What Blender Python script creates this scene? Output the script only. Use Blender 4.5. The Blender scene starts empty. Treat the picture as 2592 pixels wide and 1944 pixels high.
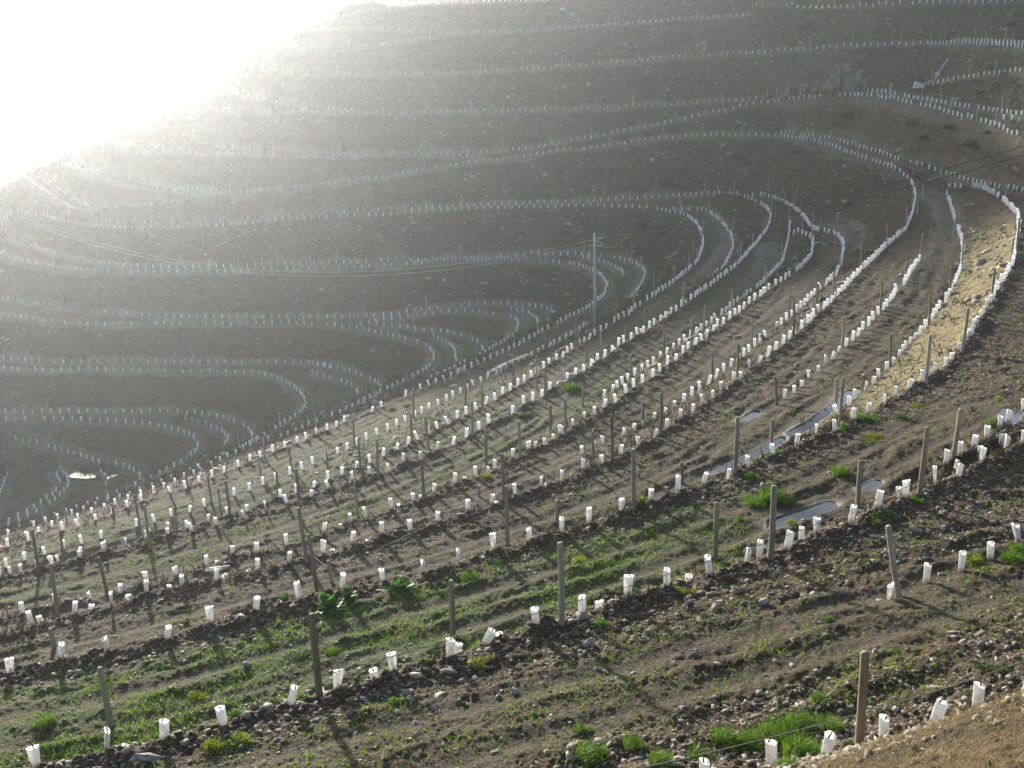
import bpy, bmesh, math, random, time
import numpy as np
from mathutils import Vector, Matrix, Euler
R=math.radians
T00=time.time()
SC=bpy.context.scene
# ------------------------------------------------------------------ camera, sky, sun, exposure
cam=bpy.data.cameras.new('camera'); camo=bpy.data.objects.new('camera',cam); SC.collection.objects.link(camo)
cam.sensor_width=36.0; cam.lens=36.0*2658/2592; cam.clip_start=.1; cam.clip_end=3000
camo.location=(0,0,0); camo.rotation_euler=(R(90-17.5),0,0); SC.camera=camo
SUN_EL,SUN_AZ=R(9.0),R(-22.5)                 # azimuth from +y towards +x
world=bpy.data.worlds.new('World'); SC.world=world; world.use_nodes=True
wn=world.node_tree; wn.nodes.clear()
wo=wn.nodes.new('ShaderNodeOutputWorld'); wb=wn.nodes.new('ShaderNodeBackground'); ws=wn.nodes.new('ShaderNodeTexSky')
ws.sky_type='NISHITA'; ws.sun_disc=False; ws.sun_elevation=SUN_EL; ws.sun_rotation=SUN_AZ
ws.air_density=1.0; ws.dust_density=1.6; ws.ozone_density=1.5; ws.altitude=300
wb.inputs['Strength'].default_value=.14
wn.links.new(ws.outputs[0],wb.inputs[0]); wn.links.new(wb.outputs[0],wo.inputs[0])
sun=bpy.data.lights.new('sun','SUN'); sun.energy=5.0; sun.angle=R(2.0); sun.color=(1,.955,.89)
suno=bpy.data.objects.new('sun',sun); SC.collection.objects.link(suno)
sd=Vector((math.sin(SUN_AZ)*math.cos(SUN_EL),math.cos(SUN_AZ)*math.cos(SUN_EL),math.sin(SUN_EL)))
suno.rotation_euler=sd.to_track_quat('Z','Y').to_euler(); suno.location=sd*200
SC.view_settings.view_transform='Standard'; SC.view_settings.look='None'
SC.view_settings.exposure=1.4; SC.view_settings.gamma=1; SC.view_settings.use_curve_mapping=False
SC.render.engine='CYCLES'
cy=SC.cycles
cy.use_denoising=True; cy.max_bounces=5; cy.diffuse_bounces=2; cy.glossy_bounces=2; cy.transmission_bounces=4; cy.volume_bounces=0; cy.transparent_max_bounces=6
cy.use_adaptive_sampling=True; cy.adaptive_threshold=.02
HAZE_DENSITY=.00045; HAZE_G=.76

# ------------------------------------------------------------------ helpers
COL=SC.collection
rng=np.random.default_rng(7); random.seed(7)
def hash2(ix,iy,s):
    h=(ix.astype(np.int64)*374761393+iy.astype(np.int64)*668265263+s*982451653)&0xffffffff
    h=((h^(h>>13))*1274126177)&0xffffffff
    return ((h^(h>>16))&0xffff)/65535.
def noise(x,y,s=0):
    ix=np.floor(x);iy=np.floor(y);fx=x-ix;fy=y-iy;fx=fx*fx*(3-2*fx);fy=fy*fy*(3-2*fy)
    a=hash2(ix,iy,s);b=hash2(ix+1,iy,s);c=hash2(ix,iy+1,s);d=hash2(ix+1,iy+1,s)
    return (a*(1-fx)+b*fx)*(1-fy)+(c*(1-fx)+d*fx)*fy-.5
def fbm(x,y,s,o=3):
    v=0;a=1.
    for k in range(o): v=v+a*noise(x*2**k+13.7*k,y*2**k-7.1*k,s+k); a*=.5
    return v
def sstep(a,b,x): t=np.clip((x-a)/(b-a),0,1); return t*t*(3-2*t)
def mesh_from(name,V,F=None,loops=None,attrs=None,smooth=False,mat=None):
    """V (n,3); F list of (m,k) index arrays"""
    me=bpy.data.meshes.new(name); V=np.asarray(V,np.float32)
    me.vertices.add(len(V)); me.vertices.foreach_set('co',V.ravel())
    Fs=[np.asarray(f,np.int32) for f in F]
    nl=sum(f.size for f in Fs); npo=sum(len(f) for f in Fs)
    me.loops.add(nl); me.polygons.add(npo)
    me.loops.foreach_set('vertex_index',np.concatenate([f.ravel() for f in Fs]))
    st=[];o=0
    for f in Fs: st.append(o+np.arange(len(f))*f.shape[1]); o+=f.size
    me.polygons.foreach_set('loop_start',np.concatenate(st).astype(np.int32))
    if smooth: me.polygons.foreach_set('use_smooth',np.ones(npo,bool))
    me.update(calc_edges=True)
    if attrs:
        for k,a in attrs.items():
            at=me.attributes.new(k,'FLOAT','POINT'); at.data.foreach_set('value',np.asarray(a,np.float32).ravel())
    if mat: me.materials.append(mat)
    return me
def link(name,me,parent=None,loc=None,rot=None,scale=None):
    o=bpy.data.objects.new(name,me); COL.objects.link(o)
    if parent: o.parent=parent
    if loc is not None: o.location=loc
    if rot is not None: o.rotation_euler=rot
    if scale is not None: o.scale=scale
    return o
def tag(o,label=None,cat=None,group=None,kind=None):
    if label: o['label']=label
    if cat: o['category']=cat
    if group: o['group']=group
    if kind: o['kind']=kind
    return o
class NT:
    def __init__(s,name):
        s.m=bpy.data.materials.new(name); s.m.use_nodes=True; s.t=s.m.node_tree; s.t.nodes.clear()
        s.out=s.t.nodes.new('ShaderNodeOutputMaterial')
    def n(s,typ,**kw):
        d=s.t.nodes.new(typ)
        for k,v in kw.items():
            if k.startswith('i_'): d.inputs[int(k[2:]) if k[2:].isdigit() else k[2:].replace('_',' ')].default_value=v
            else: setattr(d,k,v)
        return d
    def l(s,a,b): s.t.links.new(a,b)
    def attr(s,name): return s.n('ShaderNodeAttribute',attribute_name=name).outputs['Fac']
    def noise(s,scale,detail=4,rough=.6,vec=None):
        d=s.n('ShaderNodeTexNoise'); d.inputs['Scale'].default_value=scale; d.inputs['Detail'].default_value=detail; d.inputs['Roughness'].default_value=rough
        if vec is not None: s.l(vec,d.inputs['Vector'])
        return d.outputs['Fac']
    def math(s,op,a,b=None,c=None,clamp=False):
        d=s.n('ShaderNodeMath',operation=op); d.use_clamp=clamp
        for i,v in enumerate((a,b,c)):
            if v is None: continue
            if isinstance(v,(int,float)): d.inputs[i].default_value=v
            else: s.l(v,d.inputs[i])
        return d.outputs[0]
    def rng(s,v,a,b,c=0.,d=1.):
        q=s.n('ShaderNodeMapRange'); q.interpolation_type='SMOOTHSTEP'
        s.l(v,q.inputs[0])
        for i,x in enumerate((a,b,c,d)): q.inputs[1+i].default_value=x
        return q.outputs[0]
    def mix(s,f,a,b):
        d=s.n('ShaderNodeMix',data_type='RGBA')
        for v,i in ((f,0),(a,6),(b,7)):
            if isinstance(v,(int,float)): d.inputs[i].default_value=v
            elif isinstance(v,tuple): d.inputs[i].default_value=(*v,1)
            else: s.l(v,d.inputs[i])
        return d.outputs[2]
    def pos(s): return s.n('ShaderNodeNewGeometry').outputs['Position']
    def bsdf(s,col,rough=.9,normal=None,spec=.2,**kw):
        b=s.n('ShaderNodeBsdfPrincipled'); 
        if isinstance(col,tuple): b.inputs['Base Color'].default_value=(*col,1)
        else: s.l(col,b.inputs['Base Color'])
        if isinstance(rough,(int,float)): b.inputs['Roughness'].default_value=rough
        else: s.l(rough,b.inputs['Roughness'])
        b.inputs['Specular IOR Level'].default_value=spec
        if normal is not None: s.l(normal,b.inputs['Normal'])
        for k,v in kw.items(): b.inputs[k.replace('_',' ')].default_value=v
        s.l(b.outputs[0],s.out.inputs[0]); return b
    def bump(s,h,dist,strength=1.):
        d=s.n('ShaderNodeBump'); d.inputs['Strength'].default_value=strength; d.inputs['Distance'].default_value=dist
        s.l(h,d.inputs['Height']); return d.outputs[0]
# ------------------------------------------------------------------ surveyed lines of the place (x, y, z in metres from the camera)
ROWS=[
('R0','far',[(-31.38,205.0,8.2),(-28.52,205.0,8.73),(-25.38,205.0,9.26)]),
('R1','far',[(-37.09,203.0,4.66),(-35.44,202.69,5.32),(-31.34,201.95,6.23),(-28.66,201.47,6.87),(-25.78,200.94,7.38),(-20.93,200.07,7.95),(-16.15,199.2,8.22),(-11.69,198.38,8.4),(-5.62,197.25,8.53),(-0.16,196.23,8.66),(6.31,195.0,8.68)]),
('R2','far',[(-38.48,197.0,4.13),(-34.64,196.2,3.98),(-30.41,195.32,4.02),(-25.87,194.37,4.08),(-21.72,193.48,3.8),(-18.97,192.89,3.59),(-16.24,192.3,3.35),(-12.98,191.59,3.21),(-10.28,191.0,3.12),(-7.58,190.2,3.16),(-4.11,189.15,3.22),(1.15,187.55,3.44),(7.6,185.54,3.77),(15.13,183.12,4.32),(22.45,180.71,4.74),(27.5,179.0,5.1),(30.86,176.96,5.27),(36.27,173.57,5.53),(40.41,170.86,5.83),(44.4,168.14,6.06),(47.29,166.1,6.25),(50.11,164.07,6.35),(53.7,161.35,6.66),(57.17,158.64,6.71),(60.49,155.93,6.68),(65.21,151.87,6.57),(68.34,149.0,6.44),(70.56,146.97,6.44),(72.77,144.95,6.44),(74.98,142.92,6.44)]),
('R2u','far',[(37.69,172.0,7.77),(38.73,171.32,7.65),(41.19,169.66,7.22),(43.81,167.87,6.75),(46.16,166.23,6.47),(47.88,165.0,6.34)]),
('R2l','far',[(-40.75,184.0,1.05),(-39.13,184.25,1.05),(-36.65,184.64,0.76),(-32.87,185.21,0.86),(-29.06,185.79,0.99),(-24.93,186.41,1.19),(-21.07,186.99,1.62),(-17.19,187.57,2.07),(-13.29,188.15,2.53),(-10.94,188.5,2.78)]),
('R3','far',[(-41.71,182.0,-2.62),(-38.81,181.54,-2.73),(-36.19,181.12,-3.04),(-32.26,180.5,-3.2),(-28.35,179.88,-3.27),(-22.86,179.0,-3.35),(-16.44,177.76,-3.32),(-11.36,176.77,-3.31),(-7.59,176.02,-3.13),(-2.61,175.03,-2.87),(2.3,174.03,-2.55),(8.36,172.79,-2.07),(14.32,171.55,-1.66),(19.02,170.55,-1.26),(26.23,169.0,-0.73),(30.52,166.62,-0.43),(33.65,164.84,-0.16),(37.7,162.46,0.11),(41.62,160.09,0.32),(45.39,157.71,0.59),(49.03,155.34,0.85),(52.55,152.97,0.98),(56.76,150.0,1.1),(57.95,140.22,1.08),(58.44,132.39,0.85),(58.52,128.46,0.65),(58.52,126.0,0.47),(58.52,123.0,0.47),(58.52,120.0,0.47),(58.52,117.0,0.47)]),
('R3u','far',[(59.85,150.5,1.42),(60.58,144.24,1.44),(61.13,136.4,1.14),(61.25,132.0,0.93),(61.33,129.0,0.93),(61.41,126.0,0.93),(61.49,123.0,0.93)]),
('R3h','far',[(-44.91,184.0,-1.16),(-41.71,183.44,-1.53),(-39.06,182.97,-2.01),(-41.56,182.5,-2.5)]),
('R3r','far',[(51.86,136.0,-3.95),(52.57,133.07,-3.44),(53.57,128.42,-2.8),(54.31,124.39,-2.43),(54.76,121.22,-2.1),(55.14,118.0,-1.86),(55.5,115.02,-1.86),(55.85,112.04,-1.86),(56.2,109.06,-1.86)]),
('R4','far',[(-45.75,172.0,-8.76),(-39.52,171.48,-8.83),(-34.55,171.06,-8.88),(-27.15,170.44,-8.97),(-21.95,170.0,-9.13),(-17.01,169.01,-9.08),(-9.69,167.52,-8.81),(-2.51,166.03,-8.62),(4.55,164.53,-8.38),(13.74,162.55,-7.99),(20.48,161.05,-7.58),(25.16,160.0,-7.31),(29.36,158.21,-6.91),(33.05,156.61,-6.64),(36.67,155.0,-6.45)]),
('R4h','far',[(-46.54,176.0,-5.59),(-45.19,175.48,-5.9),(-42.5,174.43,-6.58),(-39.04,173.08,-7.36),(-35.86,171.86,-7.78),(-33.25,170.83,-8.28),(-31.19,170.0,-8.75)]),
('R4k','far',[(-45.06,179.0,-5.78),(-42.07,177.94,-6.35),(-38.04,176.48,-7.34),(-34.05,175.04,-8.05),(-30.09,173.63,-8.41),(-27.17,172.57,-8.65),(-25.62,172.0,-8.86)]),
('R5in','far',[(-49.54,167.0,-12.5),(-45.81,166.11,-13.72),(-42.05,165.26,-14.11),(-38.31,164.42,-14.27),(-33.36,163.3,-14.41),(-28.46,162.19,-14.42),(-23.34,161.0,-14.5),(-19.81,160.53,-14.46),(-16.29,160.06,-14.35),(-11.62,159.44,-14.18),(-7.0,158.81,-14.17),(-3.79,158.38,-14.13),(-1.05,158.0,-13.94),(1.23,157.66,-13.68),(3.94,157.24,-13.27),(6.85,156.79,-12.73),(8.63,156.51,-12.26),(11.51,156.06,-11.79),(13.27,155.78,-11.44),(15.24,155.47,-11.09),(18.06,155.02,-10.52),(19.79,154.74,-10.18),(22.79,154.26,-9.5),(24.31,154.0,-9.06),(25.53,153.52,-8.65),(27.36,152.82,-8.21),(29.17,152.13,-7.9),(31.73,151.12,-7.22),(33.49,150.42,-6.88),(35.81,149.5,-6.5),(37.52,146.36,-5.99),(38.62,144.29,-5.74),(39.92,141.69,-5.45),(41.38,138.58,-5.1),(42.54,136.0,-5.02),(43.26,132.28,-4.96),(43.82,128.92,-5.01),(44.3,125.5,-5.22),(45.1,121.77,-5.47),(45.67,118.64,-5.7),(46.36,113.9,-6.1),(46.85,109.2,-6.38),(47.05,105.97,-6.7),(47.12,102.63,-7.14),(47.13,99.0,-7.44),(47.13,96.0,-7.44),(47.13,93.0,-7.44),(47.14,90.0,-7.44)]),
('R5up','far',[(45.09,138.0,-4.79),(45.98,134.88,-4.65),(46.8,131.7,-4.9),(47.53,128.49,-5.2),(48.46,123.75,-5.4),(49.19,118.98,-5.68),(49.72,114.25,-5.8),(50.04,109.5,-5.94),(50.15,106.0,-5.84),(50.24,103.0,-5.84),(50.33,100.0,-5.84),(50.42,97.0,-5.84)]),
('R5um','far',[(47.96,105.5,-6.05),(48.43,104.17,-6.23),(48.83,103.0,-6.37),(49.82,100.17,-6.37),(50.81,97.34,-6.37),(51.8,94.5,-6.37)]),
('R5','far',[(-62.77,167.0,-12.92),(-61.51,166.67,-13.46),(-57.67,165.77,-13.97),(-52.58,164.58,-14.45),(-47.51,163.4,-14.58),(-42.5,162.21,-14.58),(-37.56,161.03,-14.59),(-32.68,159.85,-14.6),(-27.87,158.66,-14.65),(-25.21,158.0,-14.63),(-20.56,157.33,-14.52),(-15.95,156.67,-14.33),(-11.38,156.0,-14.27),(-6.86,155.33,-14.34),(-4.61,155.0,-14.4)]),
('R6h','far',[(-69.82,164.0,-15.79),(-67.57,162.94,-16.38),(-63.42,160.94,-17.56),(-59.32,158.98,-18.48),(-55.26,157.09,-18.99),(-51.25,155.22,-19.12),(-47.33,153.34,-19.33),(-43.45,151.49,-19.21),(-40.4,150.0,-19.0)]),
('R6hu','far',[(-69.3,168.0,-15.89),(-65.14,165.7,-16.85),(-60.78,163.2,-17.99),(-56.47,160.82,-18.47),(-52.26,158.45,-18.92),(-46.76,155.33,-19.09),(-42.74,153.0,-19.07)]),
('R6','far',[(-62.88,147.0,-21.46),(-59.72,147.29,-21.07),(-56.54,147.58,-20.68),(-52.32,147.97,-20.41),(-50.21,148.16,-20.27),(-46.79,148.47,-19.83),(-43.79,148.74,-19.35),(-41.65,148.93,-19.08),(-37.38,149.32,-18.76),(-30.94,149.9,-18.29),(-26.61,150.28,-17.8),(-24.19,150.5,-17.56),(-22.0,150.64,-17.15),(-18.73,150.85,-16.8),(-15.46,151.06,-16.39),(-11.09,151.33,-15.82),(-6.71,151.61,-15.09),(-3.64,151.81,-14.66),(-0.57,152.0,-14.25),(2.06,151.89,-13.87),(4.9,151.78,-13.54),(7.95,151.65,-13.1),(10.77,151.54,-12.77),(14.02,151.41,-12.4),(17.25,151.27,-12.0),(21.56,151.1,-11.56),(23.96,151.0,-11.37),(27.74,148.14,-10.88),(31.91,144.86,-10.68),(35.36,142.0,-10.57),(36.52,137.82,-10.55),(37.55,133.63,-10.57),(38.44,129.37,-10.72),(39.03,125.67,-11.12),(39.61,121.69,-11.37),(40.07,117.7,-11.58),(40.49,113.0,-11.68),(40.83,110.55,-12.3),(40.96,109.0,-12.75)]),
('R6loop','far',[(-75.02,164.0,-18.32),(-71.23,159.61,-19.2),(-66.81,154.2,-20.33),(-61.5,148.0,-20.98)]),
('R6lq','far',[(-74.54,168.0,-18.76),(-70.42,163.17,-19.44),(-65.8,157.23,-20.55),(-60.71,151.0,-21.05)]),
('I4','far',[(36.03,144.0,-10.34),(37.16,140.39,-10.31),(38.19,136.8,-10.2),(39.28,132.42,-10.32),(40.3,127.64,-10.49),(41.3,121.66,-10.82),(41.97,116.0,-11.14),(43.31,112.28,-11.55),(43.92,110.41,-11.78),(44.35,109.0,-11.94),(44.5,106.6,-12.06),(44.67,102.93,-12.09),(44.73,98.99,-11.94),(44.68,95.74,-11.72),(44.49,92.0,-11.66),(44.34,89.0,-11.66),(44.19,86.01,-11.66),(44.04,83.01,-11.66)]),
('O4','outer',[(41.12,109.41,-12.8),(39.57,104.26,-12.99),(38.25,100.27,-13.15),(35.52,93.32,-13.46),(33.56,88.76,-13.71),(32.25,85.81,-13.9),(30.79,83.27,-13.92),(29.12,80.2,-13.94),(27.57,77.34,-13.96),(25.24,73.0,-14.0),(23.28,69.36,-14.03),(21.83,66.51,-14.06),(20.45,63.88,-14.09),(19.38,61.84,-14.11),(18.08,59.37,-14.14),(16.97,57.43,-14.17),(16.22,55.93,-14.19),(15.02,53.9,-14.23),(14.48,53.02,-14.24),(13.87,51.87,-14.26),(13.25,50.92,-14.28),(12.62,49.87,-14.3),(11.26,47.78,-14.35),(10.65,46.61,-14.38),(10.11,45.85,-14.4),(9.36,44.68,-14.43),(8.8,43.87,-14.45),(8.24,42.99,-14.48),(7.64,41.95,-14.51),(6.31,40.27,-14.57),(5.63,39.37,-14.61),(4.94,38.43,-14.64),(4.18,37.74,-14.69),(3.4,36.87,-14.73),(2.63,36.24,-14.78),(1.82,35.37,-14.83),(1.02,34.78,-14.88),(0.13,34.22,-14.93),(-0.68,33.63,-14.98),(-1.51,33.01,-15.04),(-2.51,32.53,-15.11),(-3.38,31.96,-15.17),(-4.28,31.55,-15.23),(-5.22,31.16,-15.3),(-6.11,30.66,-15.36),(-7.09,30.08,-15.43),(-8.02,29.82,-15.49),(-9.2,29.3,-15.57),(-10.15,28.93,-15.64),(-11.13,28.58,-15.71),(-12.02,28.05,-15.78),(-12.98,27.65,-15.85),(-14.01,27.19,-15.93),(-14.79,26.75,-16.0),(-17.47,25.41,-16.0),(-20.16,24.08,-16.0),(-22.84,22.74,-16.0)]),
('R7','outer',[(-82.0,148.37,-22.0),(-79.1,149.15,-22.0),(-76.2,149.93,-22.0),(-73.31,150.7,-22.0),(-70.35,151.5,-22.05),(-65.66,148.26,-22.1),(-60.28,142.97,-22.15),(-56.33,140.88,-22.2),(-52.28,138.3,-22.08),(-48.79,137.04,-21.96),(-44.5,136.29,-21.8),(-40.55,136.54,-21.64),(-36.58,136.79,-21.47),(-32.9,138.36,-21.31),(-29.01,139.3,-21.15),(-22.73,140.08,-20.9),(-19.63,139.96,-20.74),(-14.5,140.07,-20.47),(-10.4,140.28,-20.25),(-7.33,140.58,-20.09),(-3.21,140.51,-19.88),(1.92,139.76,-19.61),(5.99,139.23,-19.39),(9.51,138.01,-19.2),(10.96,137.75,-19.16),(14.45,136.4,-19.08),(16.87,134.96,-19.01),(18.42,133.27,-18.97),(19.93,130.24,-18.92),(20.54,129.74,-18.9),(21.29,127.24,-18.98),(21.51,122.94,-19.06),(21.23,118.12,-19.13),(20.67,113.35,-19.2),(19.69,107.92,-19.24),(18.58,102.99,-19.29),(17.7,99.58,-19.32),(16.38,96.4,-19.37),(15.27,93.8,-19.42),(13.99,90.74,-19.48),(12.87,88.46,-19.53),(11.63,85.99,-19.59),(10.64,84.16,-19.64),(9.15,80.77,-19.72),(8.13,78.99,-19.78),(6.84,76.44,-19.85),(6.03,74.92,-19.9),(5.0,73.01,-19.97),(4.15,71.57,-20.03),(3.19,69.46,-20.1),(2.35,67.96,-20.16),(1.43,66.2,-20.24),(0.5,64.41,-20.31),(-0.49,62.57,-20.4),(-1.06,61.59,-20.43),(-1.57,60.98,-20.46),(-2.11,60.19,-20.49),(-2.64,59.36,-20.52),(-3.15,58.56,-20.55),(-3.65,57.68,-20.58),(-4.23,56.98,-20.62),(-5.21,55.38,-20.68),(-5.89,54.29,-20.73),(-6.5,53.59,-20.77),(-7.07,53.04,-20.81),(-7.72,52.25,-20.85),(-8.42,51.38,-20.9),(-9.09,50.73,-20.95),(-9.78,49.82,-21.0),(-10.43,49.21,-21.05),(-11.19,48.51,-21.11),(-12.03,47.88,-21.17),(-12.67,47.17,-21.22),(-13.55,46.47,-21.29),(-14.34,46.06,-21.34),(-15.16,45.43,-21.41),(-16.09,44.98,-21.48),(-17.01,44.47,-21.55),(-17.91,43.94,-21.62),(-18.84,43.46,-21.69),(-19.77,43.02,-21.77),(-20.71,42.56,-21.84),(-21.71,41.99,-21.93),(-22.55,41.55,-22.0),(-25.17,40.1,-22.0),(-27.8,38.65,-22.0),(-30.43,37.2,-22.0)]),
('R7in','far',[(-58.71,146.0,-22.23),(-55.11,146.0,-22.55),(-50.83,146.0,-22.71),(-45.46,146.0,-22.62),(-38.99,146.0,-22.34),(-33.6,146.0,-21.91),(-23.67,146.0,-21.21),(-19.3,145.44,-20.87),(-12.83,144.59,-20.5),(-8.56,144.03,-20.14),(-5.8,143.66,-19.99),(-3.06,143.3,-19.77),(1.75,142.65,-19.53),(5.48,142.14,-19.32),(8.37,141.75,-19.14),(12.25,141.21,-18.93),(16.1,140.68,-18.69),(18.92,140.28,-18.5),(20.92,140.0,-18.26),(22.4,138.32,-17.9),(23.41,137.15,-17.66),(24.8,135.5,-17.33),(25.52,134.63,-17.22),(27.1,132.68,-17.09),(28.02,131.5,-17.13)]),
('O6','outer',[(28.24,132.53,-17.3),(29.02,129.87,-17.33),(29.78,127.31,-17.36),(29.69,122.89,-17.38),(29.03,118.14,-17.4),(27.67,112.7,-17.42),(26.19,107.73,-17.45),(24.89,104.08,-17.47),(23.65,100.58,-17.5),(22.28,97.01,-17.53),(21.0,93.68,-17.56),(19.88,90.91,-17.59),(19.07,88.94,-17.61),(18.13,86.82,-17.63),(16.71,84.07,-17.67),(15.8,82.12,-17.7),(14.6,79.75,-17.74),(13.92,78.18,-17.76),(13.02,76.56,-17.79),(11.95,74.45,-17.83),(11.44,73.58,-17.85),(10.9,72.51,-17.87),(10.41,71.69,-17.89),(9.84,70.68,-17.91),(9.4,69.68,-17.93),(8.84,68.56,-17.96),(8.35,67.83,-17.98),(7.86,67.12,-18.0),(7.31,66.2,-18.03),(6.89,65.52,-18.04),(6.38,64.32,-18.07),(5.79,63.17,-18.1),(5.29,62.23,-18.13),(4.79,61.31,-18.15),(4.31,60.42,-18.18),(3.75,59.51,-18.21),(3.2,58.62,-18.24),(2.72,57.93,-18.27),(2.15,56.87,-18.3),(1.65,55.98,-18.33),(1.16,55.46,-18.36),(0.63,54.36,-18.4),(0.03,53.31,-18.41),(-0.58,52.45,-18.42),(-1.21,51.52,-18.44),(-1.68,50.93,-18.45),(-2.31,49.78,-18.46),(-2.95,48.81,-18.48),(-3.66,47.96,-18.49),(-4.36,46.78,-18.51),(-5.15,46.19,-18.53),(-5.75,45.38,-18.54),(-6.6,45.01,-18.56),(-7.27,44.25,-18.58),(-8.18,43.48,-18.6),(-8.89,42.78,-18.65),(-9.81,42.11,-18.71),(-10.6,41.54,-18.76),(-11.42,40.94,-18.81),(-12.43,40.28,-18.88),(-13.32,39.88,-18.94),(-14.24,39.52,-19.0),(-15.0,39.09,-19.05),(-15.23,38.83,-19.07),(-16.32,38.28,-19.14),(-17.21,37.82,-19.21),(-18.09,37.33,-19.27),(-19.19,36.92,-19.35),(-19.85,36.57,-19.4),(-22.6,35.38,-19.4),(-25.36,34.19,-19.4),(-28.11,33.0,-19.4)]),
('I6','inner',[(25.9,132.64,-16.7),(27.08,131.76,-16.67),(28.73,130.48,-16.62),(30.21,128.64,-16.57),(31.1,126.06,-16.53),(31.31,121.74,-16.49),(31.16,116.96,-16.46),(30.74,112.08,-16.43),(30.11,107.6,-16.4),(28.87,101.64,-16.16),(28.63,99.42,-16.03),(28.52,96.74,-15.81),(28.68,94.9,-15.58),(28.51,92.46,-15.39),(28.13,89.66,-15.2),(27.57,86.89,-15.23),(25.95,81.68,-15.3),(24.56,77.62,-15.35),(23.42,74.71,-15.4),(22.59,73.16,-15.44),(21.86,71.76,-15.47),(21.29,70.88,-15.5),(20.32,69.26,-15.54),(19.0,66.59,-15.61),(18.01,64.9,-15.66),(16.94,62.93,-15.72),(15.88,61.28,-15.79),(14.88,59.53,-15.85),(13.82,57.76,-15.93),(12.82,55.93,-16.0),(11.81,54.24,-16.08),(10.64,52.43,-16.17),(9.53,50.62,-16.27),(8.44,49.07,-16.37),(7.29,47.32,-16.48),(6.13,45.98,-16.6),(5.07,44.75,-16.6),(4.07,43.66,-16.6),(3.03,42.44,-16.6)]),
('O5','outer',[(26.23,97.54,-15.9),(26.56,95.77,-15.92),(26.78,94.21,-15.94),(26.65,92.58,-15.96),(25.41,88.15,-15.98),(24.54,85.42,-16.0),(23.46,82.81,-16.02),(22.34,80.42,-16.04),(21.42,78.67,-16.06),(20.37,77.02,-16.09),(19.19,74.98,-16.11),(18.34,73.72,-16.14),(17.27,71.45,-16.17),(16.59,70.29,-16.18),(16.02,69.35,-16.2),(15.41,68.16,-16.22),(14.48,66.34,-16.25),(13.92,65.3,-16.27),(13.35,64.37,-16.28),(12.79,63.46,-16.3),(12.31,62.39,-16.32),(11.75,61.36,-16.34),(11.33,60.53,-16.36),(10.73,59.4,-16.38),(10.22,58.8,-16.4),(9.74,57.72,-16.42),(9.19,56.63,-16.44),(8.58,55.68,-16.47),(7.52,53.75,-16.52),(6.89,52.95,-16.55),(6.33,51.97,-16.57),(5.82,50.96,-16.6),(5.22,50.01,-16.62),(4.5,48.8,-16.63),(3.98,47.92,-16.65),(3.44,47.07,-16.66),(2.8,46.15,-16.68),(2.18,45.14,-16.7),(1.48,44.09,-16.72),(0.74,43.38,-16.75),(0.03,42.48,-16.77),(-0.76,41.48,-16.8),(-1.52,40.69,-16.82),(-2.35,39.83,-16.85),(-3.14,38.95,-16.88),(-3.89,38.28,-16.91),(-4.69,37.47,-16.94),(-5.53,36.78,-16.98),(-6.12,36.61,-17.0),(-7.04,35.55,-17.04),(-7.76,35.1,-17.07),(-8.17,34.6,-17.09),(-9.15,34.21,-17.13),(-10.08,34.16,-17.16),(-10.7,33.16,-17.2),(-11.62,32.62,-17.25),(-12.5,32.2,-17.29),(-13.19,31.63,-17.33),(-14.1,31.34,-17.37),(-15.11,30.96,-17.42),(-16.03,30.54,-17.47),(-16.61,30.21,-17.5),(-19.32,28.91,-17.5),(-22.02,27.61,-17.5),(-24.73,26.31,-17.5)]),
('I7','inner',[(28.23,106.65,-16.6),(27.56,104.18,-17.6),(26.49,100.49,-17.62),(25.09,95.75,-17.64),(24.06,92.12,-17.67),(23.11,89.61,-17.68),(22.32,88.08,-17.7),(21.46,86.1,-17.72),(20.67,84.32,-17.74),(19.91,82.61,-17.76),(19.17,80.97,-17.77),(18.53,79.93,-17.79),(17.62,78.21,-17.81),(16.94,77.14,-17.83),(16.0,75.3,-17.86),(14.97,73.19,-17.89),(13.87,71.07,-17.92),(12.8,69.15,-17.96),(11.87,67.65,-17.99),(10.82,65.77,-18.03),(9.73,63.71,-18.07),(8.66,61.79,-18.12),(7.77,60.27,-18.15),(6.76,58.55,-18.2),(5.65,56.21,-18.2),(4.55,54.3,-18.2)]),
('I7b','inner',[(20.45,132.94,-18.9),(22.02,133.03,-18.95),(23.57,132.99,-19.0),(24.52,130.64,-19.05),(24.75,124.75,-19.11),(24.42,119.29,-19.15),(23.95,114.26,-19.18),(23.19,109.61,-19.22),(22.01,104.49,-19.26),(20.47,99.34,-19.3),(19.65,96.99,-19.33),(18.88,95.17,-19.36),(17.68,92.42,-19.4)]),
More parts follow.
